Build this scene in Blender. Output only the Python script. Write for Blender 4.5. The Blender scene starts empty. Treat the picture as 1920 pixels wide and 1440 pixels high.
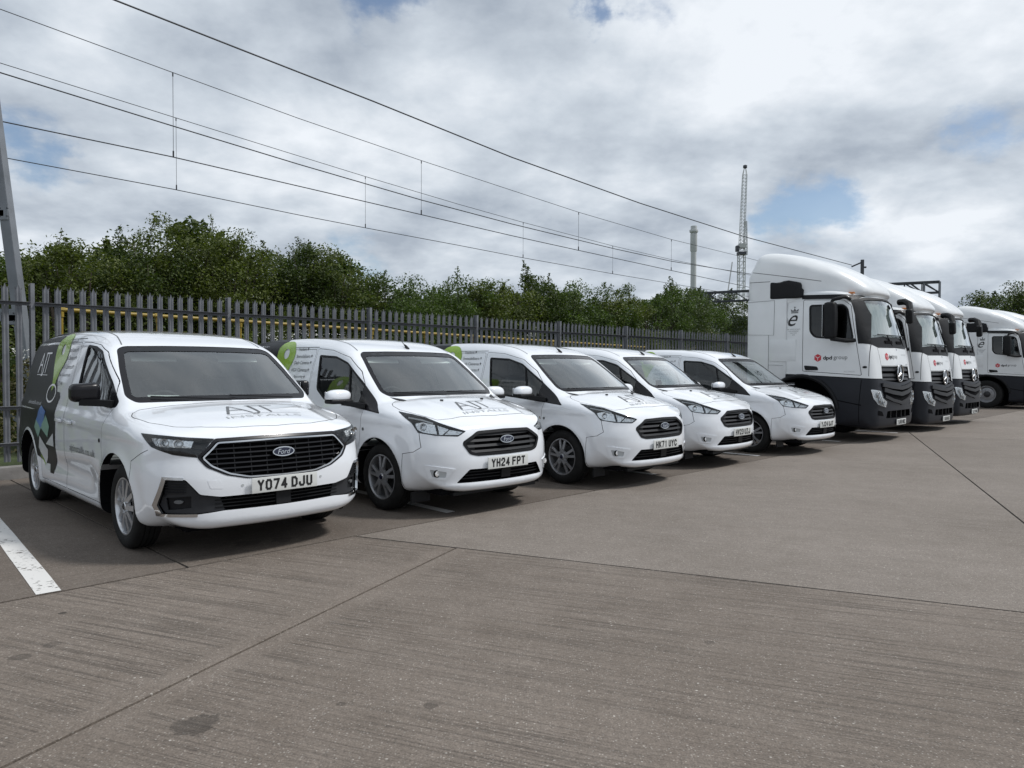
import bpy, bmesh, math, random
import numpy as np
from mathutils import Vector, Matrix
from mathutils.geometry import delaunay_2d_cdt, tessellate_polygon

scene = bpy.context.scene
C = scene.collection
R = math.radians
rng = np.random.default_rng(7)
random.seed(7)

# ---------------------------------------------------------------- camera (phone main lens, held at eye level)
CAM_H, FOC, PITCH, ROLL = 1.418, 1370.5, R(-1.329), R(.21)
cd = bpy.data.cameras.new('camera'); cam = bpy.data.objects.new('camera', cd); C.objects.link(cam)
cd.sensor_width = 36; cd.lens = 36 * FOC / 1920; cd.clip_start = .05; cd.clip_end = 6000
cam.matrix_world = Matrix.Translation((0, 0, CAM_H)) @ Matrix.Rotation(math.pi/2 + PITCH, 4, 'X') @ Matrix.Rotation(ROLL, 4, 'Z')
scene.camera = cam

def pix(u, v):
    """direction of a photograph pixel (1920 x 1440)"""
    a, b = u - 960, v - 720; c, s = math.cos(-ROLL), math.sin(-ROLL)
    a, b = a*c - b*s, a*s + b*c
    c, s = math.cos(PITCH), math.sin(PITCH)
    return Vector((a/FOC, c + s*b/FOC, s - c*b/FOC))
def on_ground(u, v, z=0.):
    d = pix(u, v); t = (z - CAM_H) / d.z; return Vector((d.x*t, d.y*t, z))
def at_depth(u, v, y):
    d = pix(u, v); t = y / d.y; return Vector((d.x*t, y, CAM_H + d.z*t))

# ---------------------------------------------------------------- sky: broken bright cloud over blue
SUN_EL, SUN_AZ = R(54), R(88)        # azimuth clockwise from +Y: the light comes from the right of the picture
world = bpy.data.worlds.new('World'); scene.world = world; world.use_nodes = True
nt = world.node_tree; nt.nodes.clear()
def N(t, **kw):
    n = nt.nodes.new(t)
    for k, v in kw.items(): setattr(n, k, v)
    return n
L = lambda a, b: nt.links.new(a, b)
def math_node(op, a, b=None, clamp=False):
    n = N('ShaderNodeMath', operation=op); n.use_clamp = clamp
    for i, v in enumerate((a, b)):
        if v is None: continue
        if isinstance(v, (int, float)): n.inputs[i].default_value = v
        else: L(v, n.inputs[i])
    return n.outputs[0]
sky = N('ShaderNodeTexSky', sky_type='NISHITA'); sky.sun_disc = False
sky.sun_elevation = SUN_EL; sky.sun_rotation = SUN_AZ; sky.air_density = 1.0; sky.dust_density = .6
tc = N('ShaderNodeTexCoord'); sep = N('ShaderNodeSeparateXYZ'); L(tc.outputs['Generated'], sep.inputs[0])
den = math_node('ADD', math_node('MAXIMUM', sep.outputs['Z'], 0.0), .30)
comb = N('ShaderNodeCombineXYZ')
L(math_node('DIVIDE', sep.outputs['X'], den), comb.inputs[0]); L(math_node('DIVIDE', sep.outputs['Y'], den), comb.inputs[1])
def noise(scale, detail, rough, off, dist=0., vec=None):
    m = N('ShaderNodeMapping'); m.inputs['Location'].default_value = off; L(vec or comb.outputs[0], m.inputs['Vector'])
    n = N('ShaderNodeTexNoise'); n.inputs['Scale'].default_value = scale; n.inputs['Detail'].default_value = detail
    n.inputs['Roughness'].default_value = rough; n.inputs['Distortion'].default_value = dist
    L(m.outputs[0], n.inputs['Vector']); return n.outputs['Fac']
cover = noise(2.1, 12, .60, (3.1, 1.7, 0), .12)
bright = noise(2.2, 12, .53, (8.3, 4.2, 2.0), .10)
fine = noise(6.5, 10, .58, (1.3, 9.2, 1.0), .1)
wob = N('ShaderNodeTexNoise'); wob.inputs['Scale'].default_value = 9; wob.inputs['Detail'].default_value = 6; wob.inputs['Roughness'].default_value = .6; L(tc.outputs['Generated'], wob.inputs['Vector'])
wv = N('ShaderNodeVectorMath', operation='MULTIPLY_ADD'); L(wob.outputs['Color'], wv.inputs[0]); wv.inputs[1].default_value = (.17, .17, .10); wv.inputs[2].default_value = (-.085, -.085, -.05)
wd = N('ShaderNodeVectorMath', operation='ADD'); L(tc.outputs['Generated'], wd.inputs[0]); L(wv.outputs[0], wd.inputs[1])
# openings where the photograph shows blue, as directions in the sky
dens = math_node('ADD', math_node('MULTIPLY', cover, 1.15), math_node('MULTIPLY', fine, .55))
for (u, v, r, amp) in [(1100, 44, .032, .34), (1150, 34, .03, .30), (1240, 40, .034, .34), (680, 2, .04, .32), (770, 0, .04, .30), (1480, 402, .030, .30), (1425, 385, .028, .24), (1535, 372, .026, .22), (1840, 232, .03, .13), (1790, 248, .025, .12),
                       (105, 275, .035, .22), (75, 320, .03, .16), (1400, 268, .028, .20), (1322, 215, .025, .20), (640, 470, .05, .20), (1600, 430, .04, .13), (1560, 500, .04, .12), (720, 480, .04, .14)]:
    g = N('ShaderNodeVectorMath', operation='DISTANCE'); L(wd.outputs[0], g.inputs[0]); g.inputs[1].default_value = pix(u, v).normalized()
    mr = N('ShaderNodeMapRange', interpolation_type='SMOOTHSTEP'); L(g.outputs['Value'], mr.inputs[0])
    mr.inputs[1].default_value = 0; mr.inputs[2].default_value = r * 2.0; mr.inputs[3].default_value = amp * 1.05; mr.inputs[4].default_value = 0
    dens = math_node('SUBTRACT', dens, mr.outputs[0])
mask = N('ShaderNodeMapRange', interpolation_type='SMOOTHSTEP'); L(dens, mask.inputs[0])
mask.inputs[1].default_value = .38; mask.inputs[2].default_value = .68; mask.inputs[3].default_value = .12; mask.inputs[4].default_value = 1
shade = math_node('ADD', math_node('MULTIPLY', bright, .80), math_node('MULTIPLY', fine, .20))
ramp = N('ShaderNodeValToRGB'); L(shade, ramp.inputs[0])
e = ramp.color_ramp.elements
e[0].position = .38; e[0].color = (.35, .40, .47, 1); e[1].position = .63; e[1].color = (.77, .81, .86, 1)
m_ = e.new(.51); m_.color = (.55, .605, .67, 1)
blue = N('ShaderNodeVectorMath', operation='SCALE'); L(sky.outputs[0], blue.inputs[0]); blue.inputs['Scale'].default_value = .10
mix = N('ShaderNodeMix', data_type='RGBA'); L(mask.outputs[0], mix.inputs['Factor']); L(blue.outputs[0], mix.inputs['A']); L(ramp.outputs[0], mix.inputs['B'])
bg = N('ShaderNodeBackground'); L(mix.outputs['Result'], bg.inputs['Color']); bg.inputs['Strength'].default_value = 1.0
out = N('ShaderNodeOutputWorld'); L(bg.outputs[0], out.inputs['Surface'])

# ---------------------------------------------------------------- veiled sun
sd = bpy.data.lights.new('sun', 'SUN'); sun = bpy.data.objects.new('sun', sd); C.objects.link(sun)
sd.energy = 2.5; sd.angle = R(9); sd.color = (1, .98, .955)
to_sun = Vector((math.sin(SUN_AZ)*math.cos(SUN_EL), math.cos(SUN_AZ)*math.cos(SUN_EL), math.sin(SUN_EL)))
sun.rotation_euler = to_sun.to_track_quat('Z', 'Y').to_euler(); sun.location = (20, 0, 40)
scene.view_settings.view_transform = 'Standard'; scene.view_settings.look = 'None'
scene.view_settings.exposure = 0.18; scene.view_settings.gamma = 1; scene.view_settings.use_curve_mapping = False
# ---------------------------------------------------------------- smooth body surfaces (implicit functions)
def sstep(a, b, x):
    t = np.clip((x - a) / (b - a), 0, 1); return t * t * (3 - 2 * t)
def pchip(kn):
    """monotone cubic through (x, value) knots -> function"""
    k = np.array(sorted(kn), float); xs, ys = k[:, 0], k[:, 1]
    h = np.diff(xs); dl = np.diff(ys) / h; m = np.zeros_like(ys)
    for i in range(1, len(xs) - 1):
        if dl[i-1] * dl[i] > 0:
            w1, w2 = 2*h[i] + h[i-1], h[i] + 2*h[i-1]
            m[i] = (w1 + w2) / (w1 / dl[i-1] + w2 / dl[i])
    m[0], m[-1] = dl[0], dl[-1]
    def f(x):
        x = np.clip(x, xs[0], xs[-1]); i = np.clip(np.searchsorted(xs, x) - 1, 0, len(h) - 1)
        t = (x - xs[i]) / h[i]; t2 = t*t; t3 = t2*t
        return (2*t3-3*t2+1)*ys[i] + (t3-2*t2+t)*h[i]*m[i] + (-2*t3+3*t2)*ys[i+1] + (t3-t2)*h[i]*m[i+1]
    return f
def smooth_loop(pts, n=8):
    """closed curve: centripetal-ish Catmull-Rom through points; a point with a third value 1 is kept sharp by doubling"""
    P = np.array([p[:2] for p in pts], float); N = len(P); out = []
    for i in range(N):
        p0, p1, p2, p3 = P[i-1], P[i], P[(i+1) % N], P[(i+2) % N]
        d1, d0, d2 = [max(np.linalg.norm(v), 1e-6) for v in (p2-p1, p1-p0, p3-p2)]
        m1 = (p2-p0) / (d0+d1) * d1; m2 = (p3-p1) / (d1+d2) * d1
        for t in np.arange(n) / n:
            t2, t3 = t*t, t*t*t
            out.append((2*t3-3*t2+1)*p1 + (t3-2*t2+t)*m1 + (-2*t3+3*t2)*p2 + (t3-t2)*m2)
    return np.array(out)
def sdf_grid(loop, x0, x1, z0, z1, st):
    xs = np.arange(x0, x1 + st, st); zs = np.arange(z0, z1 + st, st)
    X, Z = np.meshgrid(xs, zs, indexing='ij'); Q = np.stack([X.ravel(), Z.ravel()], 1)
    best = np.full(len(Q), 1e9); ins = np.zeros(len(Q), bool); N = len(loop)
    for i in range(N):
        a, b = loop[i], loop[(i+1) % N]; ab = b - a; L = ab @ ab
        if L < 1e-12: continue
        t = np.clip(((Q - a) @ ab) / L, 0, 1); dd = Q - a - t[:, None] * ab
        best = np.minimum(best, (dd * dd).sum(1))
        c = (a[1] > Q[:, 1]) != (b[1] > Q[:, 1])
        if a[1] != b[1]: ins ^= c & (Q[:, 0] < (b[0]-a[0]) * (Q[:, 1]-a[1]) / (b[1]-a[1]) + a[0])
    D = np.sqrt(best); D[ins] *= -1
    return D.reshape(len(xs), len(zs))
class Sdf2:
    """2D signed distance to a smooth closed curve, cubic B-spline interpolated (smooth normals)"""
    def __init__(s, loop, st=.02, pad=.35):
        s.x0, s.z0 = loop.min(0) - pad; x1, z1 = loop.max(0) + pad; s.st = st
        s.G = sdf_grid(loop, s.x0, x1, s.z0, z1, st)
    def __call__(s, x, z):
        nx, nz = s.G.shape
        gx = np.clip((x - s.x0) / s.st, 1.001, nx - 2.001); gz = np.clip((z - s.z0) / s.st, 1.001, nz - 2.001)
        i = gx.astype(int); j = gz.astype(int); u = gx - i; v = gz - j
        def w(t): return ((1-t)**3/6, (3*t**3-6*t*t+4)/6, (-3*t**3+3*t*t+3*t+1)/6, t**3/6)
        wu, wv = w(u), w(v); r = 0.
        for a in range(4):
            for b in range(4): r = r + wu[a] * wv[b] * s.G[i+a-1, j+b-1]
        return r
def smax(a, b, r):
    h = np.maximum(r - np.abs(a - b), 0); return np.maximum(a, b) + h*h / (4*r)

CONNECT_PROFILE = [(.78,.235),(.862,.245),(.905,.285),(.898,.34),(.905,.42),(.911,.50),(.905,.58),(.895,.68),(.875,.78),(.83,.86),(.74,.925),(.58,.985),
    (.36,1.045),(.16,1.085),(.06,1.105),(-.02,1.145),(-.20,1.265),(-.44,1.425),(-.64,1.548),(-.80,1.625),(-1.05,1.695),(-1.4,1.742),(-1.9,1.768),
    (-2.6,1.768),(-3.1,1.75),(-3.36,1.715),(-3.45,1.61),(-3.49,1.3),(-3.53,.95),(-3.55,.6),(-3.53,.36),(-3.40,.26),(-2.6,.22),(-1.3,.21),(0,.21)]
NEWVAN_PROFILE = [(.78,.225),(.87,.235),(.922,.275),(.93,.35),(.922,.43),(.925,.53),(.92,.62),(.905,.74),(.89,.84),(.862,.90),(.80,.95),(.66,.995),
    (.42,1.05),(.2,1.085),(.10,1.105),(.02,1.14),(-.16,1.26),(-.42,1.43),(-.62,1.55),(-.80,1.635),(-1.05,1.705),(-1.4,1.75),(-1.9,1.775),
    (-2.6,1.775),(-3.1,1.75),(-3.36,1.71),(-3.47,1.6),(-3.53,1.3),(-3.58,.95),(-3.60,.6),(-3.58,.36),(-3.45,.26),(-2.7,.22),(-1.3,.21),(0,.21)]
class Van:
    def __init__(s, new):
        s.new = new
        s.prof = Sdf2(smooth_loop(NEWVAN_PROFILE if new else CONNECT_PROFILE))
        d = .012 if new else 0
        s.wz = pchip([(0,.80),(.18,.845+d),(.28,.882+d),(.45,.893+d),(.62,.905+d),(.8,.905+d),(.95,.897+d),(1.06,.878+d),(1.2,.848+d),(1.5,.772+d*1.6),(1.7,.715+d*1.6),(1.9,.64)])
        s.pl = pchip([(-4,.07),(-3.55,.035),(-3.2,.012),(-2.6,0),(.0,0),(.3,.006),(.5,.02),(.7,.06),(.9,.13),(1.2,.3)] if new else
                     [(-4,.08),(-3.55,.045),(-3.2,.015),(-2.6,0),(.0,0),(.3,.012),(.5,.035),(.7,.08),(.9,.16),(1.2,.3)])
        s.gh = pchip([(-4,0),(-1.2,0),(-.6,.008),(-.2,.03),(.2,.06),(.6,.09),(1.2,.1)])
        s.ax = (0., -2.84 if new else -2.70)
    def w(s, x, z):
        v = s.wz(z) - s.pl(x) * (1 + .75 * sstep(.60, .95, z)) - s.gh(x) * sstep(.95, 1.15, z)
        # waist crease and the shallow scallop in the lower doors
        zc = .90 + .03 * np.clip(-x, -.5, 3)
        v = v + .010 * sstep(zc - .07, zc - .005, z) * (1 - sstep(zc + .005, zc + .12, z))
        mid = sstep(-2.45, -2.1, x) * (1 - sstep(-.75, -.45, x))
        v = v - .020 * mid * np.exp(-((z - .50) / .10)**2)
        for a in s.ax:                                               # wheel-arch lips
            r = np.sqrt((x - a)**2 + (z - .33)**2)
            v = v + .016 * np.exp(-((r - .40) / .055)**2) * sstep(.15, .3, z)
        return v
    def __call__(s, P):
        x, y, z = P[:, 0], np.abs(P[:, 1]), P[:, 2]
        ks = .21 - .04 * sstep(1., 1.2, z)
        front = sstep(-1.3, -.3, x)
        xs = x + (ks * y * y) * front - .12 * y * y * (1 - sstep(-3.4, -2.8, x))
        cz = .045 * y*y + .035 * y**4
        if s.new:   # bonnet: raised centre panel
            cz = cz - .010 * (1 - sstep(.50, .60, y)) * sstep(.0, .2, x) * (1 - sstep(.62, .80, x))
        else:       # two shallow ridges running forward on the bonnet
            cz = cz - .012 * (1 - sstep(.40, .50, y)) * sstep(.0, .2, x) * (1 - sstep(.60, .78, x))
        fp = s.prof(xs, z + cz * sstep(.75, .95, z))
        fs = y - s.w(x, z)
        r = .075 + (.20 if s.new else .24) * sstep(.25, .62, x) * (1 - sstep(.72, .98, z)) + .07 * sstep(1.5, 1.68, z) + .03 * sstep(.3, .6, x)
        return smax(fp, fs, r)
# the lorry cab, its roof deflector: local x forward from the front axle-less datum = front face, y left
TRUCK_PROFILE = [(-.12,.27),(.0,.30),(.03,.42),(.035,.60),(.03,.85),(.01,1.1),(-.02,1.35),(-.06,1.65),(-.10,1.85),(-.15,2.1),(-.21,2.45),(-.265,2.66),(-.36,2.82),(-.62,2.945),(-1.2,3.0),(-1.6,3.0),
    (-1.78,2.95),(-1.80,2.6),(-1.80,1.9),(-1.80,1.2),(-1.8,.9),(-1.78,.6),(-1.7,.42),(-1.2,.38),(-.6,.32)]
class Cab:
    def __init__(s):
        s.prof = Sdf2(smooth_loop(TRUCK_PROFILE))
        s.wz = pchip([(0,1.16),(.3,1.2),(1.2,1.21),(1.4,1.205),(1.9,1.19),(2.3,1.175),(2.7,1.15),(3.1,1.10)])
        s.pl = pchip([(-3,0),(-.9,0),(-.5,.008),(-.2,.03),(.1,.09),(.3,.18)])
    def __call__(s, P):
        x, y, z = P[:, 0], np.abs(P[:, 1]), P[:, 2]
        xs = x + (.09 + .11 * sstep(1.9, 2.7, z)) * y*y * sstep(-1.2, -.4, x)
        fp = s.prof(xs, z + .05*y*y * sstep(2.3, 2.8, z))
        fs = y - (s.wz(z) - s.pl(x))
        return smax(fp, fs, .09 + .13 * sstep(-.7, -.3, x))
DEFL_PROFILE = [(-.42,2.82),(-.33,2.91),(-.38,3.02),(-.56,3.19),(-.86,3.39),(-1.2,3.56),(-1.6,3.71),(-2.0,3.81),(-2.32,3.85),(-2.5,3.80),(-2.59,3.6),(-2.61,3.2),(-2.55,2.80),(-1.6,2.75),(-.8,2.75)]
class Deflector:
    def __init__(s):
        s.prof = Sdf2(smooth_loop(DEFL_PROFILE))
        s.pl = pchip([(-3,1.19),(-2.3,1.19),(-1.75,1.17),(-1.45,1.10),(-1.2,1.02),(-.9,.93),(-.5,.78),(-.2,.66),(.2,.5)])
    def __call__(s, P):
        x, y, z = P[:, 0], np.abs(P[:, 1]), P[:, 2]
        fp = s.prof(x + .10*y*y * sstep(-1.6, -.6, x), z + .04*y*y)
        fs = y - (s.pl(x) - .10 * sstep(3.2, 3.8, z))
        return smax(fp, fs, .09 + .22 * sstep(3.25, 3.65, z) + .16 * sstep(-1.6, -1.2, x) * (1 - sstep(3.25, 3.65, z)))
def gradient(f, P, e=.004):
    g = np.empty_like(P)
    for k in range(3):
        d = np.zeros(3); d[k] = e; g[:, k] = f(P + d) - f(P - d)
    return g / (np.linalg.norm(g, axis=1)[:, None] + 1e-12)
def trace(f, O, D, tmax, step=.012):
    """first hit of rays O + t D with f = 0 (from outside); returns points"""
    O = np.asarray(O, float).copy(); D = np.broadcast_to(np.asarray(D, float), O.shape)
    t = np.zeros(len(O)); live = np.ones(len(O), bool)
    for _ in range(400):
        v = f(O + D * t[:, None]); live &= (v > 1e-4) & (t < tmax)
        if not live.any(): break
        t[live] += np.maximum(v[live] * .6, .0006)
    return O + D * t[:, None]
# ---------------------------------------------------------------- materials
MAT = {}
def mat(name, col, rough=.5, metal=0., spec=.5, coat=0., emis=None, var=0., vscale=8., bump=0., bscale=60.):
    m = bpy.data.materials.new(name); m.use_nodes = True; t = m.node_tree; b = t.nodes['Principled BSDF']
    b.inputs['Base Color'].default_value = (*col, 1); b.inputs['Roughness'].default_value = rough
    b.inputs['Metallic'].default_value = metal; b.inputs['Specular IOR Level'].default_value = spec
    b.inputs['Coat Weight'].default_value = coat; b.inputs['Coat Roughness'].default_value = .04
    if var or bump:
        tcn = t.nodes.new('ShaderNodeTexCoord'); n = t.nodes.new('ShaderNodeTexNoise'); n.inputs['Scale'].default_value = vscale; n.inputs['Detail'].default_value = 6
        t.links.new(tcn.outputs['Object'], n.inputs['Vector'])
        if var:
            r = t.nodes.new('ShaderNodeMapRange'); r.inputs[1].default_value = .3; r.inputs[2].default_value = .7; r.inputs[3].default_value = 1 - var; r.inputs[4].default_value = 1 + var * .5
            t.links.new(n.outputs['Fac'], r.inputs[0])
            mx = t.nodes.new('ShaderNodeVectorMath'); mx.operation = 'SCALE'; mx.inputs[0].default_value = col; t.links.new(r.outputs[0], mx.inputs['Scale']); t.links.new(mx.outputs[0], b.inputs['Base Color'])
        if bump:
            n2 = t.nodes.new('ShaderNodeTexNoise'); n2.inputs['Scale'].default_value = bscale; n2.inputs['Detail'].default_value = 4; t.links.new(tcn.outputs['Object'], n2.inputs['Vector'])
            bp = t.nodes.new('ShaderNodeBump'); bp.inputs['Strength'].default_value = bump; bp.inputs['Distance'].default_value = .01
            t.links.new(n2.outputs['Fac'], bp.inputs['Height']); t.links.new(bp.outputs[0], b.inputs['Normal'])
    MAT[name] = m; return m
def glass(name, tint, boost=1.0, rough=.0):
    m = bpy.data.materials.new(name); m.use_nodes = True; t = m.node_tree; t.nodes.clear()
    tr = t.nodes.new('ShaderNodeBsdfTransparent'); tr.inputs[0].default_value = (*tint, 1)
    gl = t.nodes.new('ShaderNodeBsdfGlossy'); gl.inputs['Roughness'].default_value = rough; gl.inputs[0].default_value = (.95, .97, .97, 1)
    fr = t.nodes.new('ShaderNodeFresnel'); fr.inputs[0].default_value = 1.52
    mu = t.nodes.new('ShaderNodeMath'); mu.operation = 'MULTIPLY'; mu.use_clamp = True; mu.inputs[1].default_value = boost; t.links.new(fr.outputs[0], mu.inputs[0])
    mx = t.nodes.new('ShaderNodeMixShader'); o = t.nodes.new('ShaderNodeOutputMaterial')
    t.links.new(mu.outputs[0], mx.inputs[0]); t.links.new(tr.outputs[0], mx.inputs[1]); t.links.new(gl.outputs[0], mx.inputs[2]); t.links.new(mx.outputs[0], o.inputs[0])
    MAT[name] = m; return m
mat('paint_white', (.77, .795, .83), .12, coat=1.0, var=.02, vscale=1.3)
mat('paint_truck', (.72, .74, .75), .28, coat=.35, var=.06, vscale=2.2)
mat('paint_navy', (.014, .016, .022), .45, spec=.3, var=.2, vscale=3)
mat('plastic_black', (.010, .0105, .012), .5, spec=.22, var=.15, vscale=20)
mat('plastic_grey', (.026, .027, .030), .5, spec=.28, var=.12, vscale=20)
mat('gloss_black', (.008, .008, .010), .25, spec=.30)
mat('cavity', (.006, .006, .007), .9, spec=.05)
mat('cabin', (.22, .225, .23), .8, var=.15)
mat('cabin_dark', (.022, .023, .025), .7, var=.15)
mat('cabin_light', (.80, .83, .80), .8)
glass('cab_window_glass', (.30, .32, .33), 1.2)
mat('seat_cloth', (.12, .122, .13), .9, var=.2, vscale=40)
mat('chrome', (.62, .63, .64), .16, metal=1)
mat('satin_silver', (.55, .56, .57), .22, metal=1)
mat('alloy_silver', (.60, .61, .63), .28, metal=.8, var=.1)
mat('alloy_grey', (.34, .345, .36), .34, metal=.6, var=.15)
mat('rubber', (.012, .012, .012), .75, spec=.25, bump=.3, bscale=120, var=.3, vscale=14)
mat('dark_metal', (.04, .04, .042), .6, metal=.4, var=.3)
mat('lamp_reflector', (.94, .95, .96), .12, metal=.7, bump=.9, bscale=45)
mat('lamp_white', (.75, .76, .77), .25)
mat('lamp_amber', (.5, .16, .02), .3)
mat('tail_red', (.35, .012, .012), .15, coat=.5)
mat('plate_white', (.62, .63, .61), .45)
mat('ink_black', (.010, .010, .011), .5)
mat('ink_grey', (.11, .115, .12), .5)
mat('ink_pale', (.44, .46, .47), .5)
mat('ink_white', (.74, .75, .76), .4)
mat('wrap_black', (.007, .008, .010), .35, spec=.2)
mat('wrap_green', (.24, .40, .015), .25, coat=.4)
mat('wrap_blue', (.055, .16, .45), .28, coat=.4)
mat('wrap_teal', (.17, .33, .27), .28, coat=.4)
mat('wrap_skin', (.55, .57, .58), .3, coat=.3)
mat('badge_blue', (.004, .007, .028), .25, coat=.3)
mat('logo_red', (.52, .02, .035), .4)
mat('paper', (.62, .66, .64), .8)
glass('windscreen_glass', (.86, .92, .90), 2.6)
glass('window_glass', (.60, .65, .65), 1.4)
glass('lens_glass', (.90, .92, .93), 1.1)

# ---------------------------------------------------------------- object helpers
def link(o, parent=None):
    C.objects.link(o)
    if parent is not None: o.parent = parent
    return o
def tag(o, label=None, cat=None, group=None, kind=None):
    for k, v in (('label', label), ('category', cat), ('group', group), ('kind', kind)):
        if v: o[k] = v
    return o
def empty(name, loc=(0, 0, 0), rz=0.):
    o = bpy.data.objects.new(name, None); o.empty_display_size = .2; o.location = loc; o.rotation_euler = (0, 0, rz); return link(o)
def meshobj(name, V, F, m, parent=None, smooth=False, ang=40):
    me = bpy.data.meshes.new(name); me.from_pydata([tuple(map(float, v)) for v in V], [], [tuple(map(int, f)) for f in F])
    me.materials.append(MAT[m] if isinstance(m, str) else m)
    if smooth:
        me.shade_smooth(); me.set_sharp_from_angle(angle=R(ang))
    me.update(); return link(bpy.data.objects.new(name, me), parent)
def copy_tree(o, parent=None):
    c = o.copy(); C.objects.link(c); c.parent = parent
    for ch in list(o.children): copy_tree(ch, c)
    return c
class MB:
    """collects shapes into one mesh"""
    def __init__(s): s.V = []; s.F = []
    def add(s, V, F):
        n = len(s.V); s.V += [tuple(map(float, v)) for v in V]; s.F += [tuple(i + n for i in f) for f in F]; return s
    def box(s, c, d, rot=None, taper=1.):
        x, y, z = [v / 2 for v in d]
        V = [(-x,-y,-z),(x,-y,-z),(x,y,-z),(-x,y,-z),(-x*taper,-y*taper,z),(x*taper,-y*taper,z),(x*taper,y*taper,z),(-x*taper,y*taper,z)]
        V = [Vector(v) for v in V]
        if rot is not None: V = [rot @ v for v in V]
        return s.add([v + Vector(c) for v in V], [(0,3,2,1),(4,5,6,7),(0,1,5,4),(1,2,6,5),(2,3,7,6),(3,0,4,7)])
    def bar(s, a, b, w, h=None, up=(0, 0, 1)):
        a, b = Vector(a), Vector(b); h = h or w; d = (b - a).normalized(); u = Vector(up)
        if abs(d.dot(u)) > .98: u = Vector((1, 0, 0))
        sx = d.cross(u).normalized() * w / 2; sy = sx.cross(d).normalized() * h / 2
        V = [a-sx-sy, a+sx-sy, a+sx+sy, a-sx+sy, b-sx-sy, b+sx-sy, b+sx+sy, b-sx+sy]
        return s.add(V, [(0,1,2,3),(7,6,5,4),(0,4,5,1),(1,5,6,2),(2,6,7,3),(3,7,4,0)])
    def tube(s, pts, r, n=8, caps=True):
        pts = [Vector(p) for p in pts]; rs = r if hasattr(r, '__len__') else [r] * len(pts); V = []; F = []
        pn = None
        for i, p in enumerate(pts):
            d = (pts[min(i+1, len(pts)-1)] - pts[max(i-1, 0)]).normalized()
            if pn is None: pn = d.orthogonal().normalized()
            u = (pn - d * pn.dot(d)).normalized(); pn = u; w = d.cross(u)
            for k in range(n):
                a = 2*math.pi*k/n; V.append(p + (u*math.cos(a) + w*math.sin(a)) * rs[i])
        for i in range(len(pts)-1):
            for k in range(n):
                k2 = (k+1) % n; F.append((i*n+k, i*n+k2, (i+1)*n+k2, (i+1)*n+k))
        if caps: F.append(tuple(range(n-1, -1, -1))); F.append(tuple((len(pts)-1)*n + k for k in range(n)))
        return s.add(V, F)
    def lathe(s, prof, n=32, c=(0, 0, 0), axis='y', close=False):
        V = []; F = []; m = len(prof)
        for k in range(n):
            a = 2*math.pi*k/n
            for r, h in prof:
                p = (r*math.cos(a), h, r*math.sin(a)) if axis == 'y' else ((r*math.cos(a), r*math.sin(a), h) if axis == 'z' else (h, r*math.cos(a), r*math.sin(a)))
                V.append(Vector(p) + Vector(c))
        for k in range(n):
            k2 = (k+1) % n
            for i in range(m - (0 if close else 1)):
                j = (i+1) % m; F.append((k*m+i, k*m+j, k2*m+j, k2*m+i))
        return s.add(V, F)
    def build(s, name, m, parent=None, smooth=False, ang=40): return meshobj(name, s.V, s.F, m, parent, smooth, ang)
def fix_normals(o):
    bm = bmesh.new(); bm.from_mesh(o.data); bmesh.ops.recalc_face_normals(bm, faces=bm.faces); bm.to_mesh(o.data); bm.free(); return o
def rounded_box(name, c, d, r, m, parent, rot=None, warp=None, seg=3):
    """bevelled box; warp(v) may bend it (unit coordinates -1..1 before scaling)"""
    bm = bmesh.new(); bmesh.ops.create_cube(bm, size=2)
    bmesh.ops.subdivide_edges(bm, edges=bm.edges[:], cuts=2, use_grid_fill=True)
    for v in bm.verts:
        if warp: v.co = Vector(warp(v.co.copy()))
        v.co = Vector((v.co.x*d[0]/2, v.co.y*d[1]/2, v.co.z*d[2]/2))
    sharp = [e for e in bm.edges if len(e.link_faces) == 2 and e.calc_face_angle() > .6]
    bmesh.ops.bevel(bm, geom=sharp, offset=r, segments=seg, profile=.5, affect='EDGES', clamp_overlap=True)
    me = bpy.data.meshes.new(name); bm.to_mesh(me); bm.free()
    M_ = Matrix.Translation(c) @ (rot.to_4x4() if rot is not None else Matrix.Identity(4)); me.transform(M_)
    me.materials.append(MAT[m]); me.shade_smooth(); me.set_sharp_from_angle(angle=R(50)); return link(bpy.data.objects.new(name, me), parent)

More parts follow.
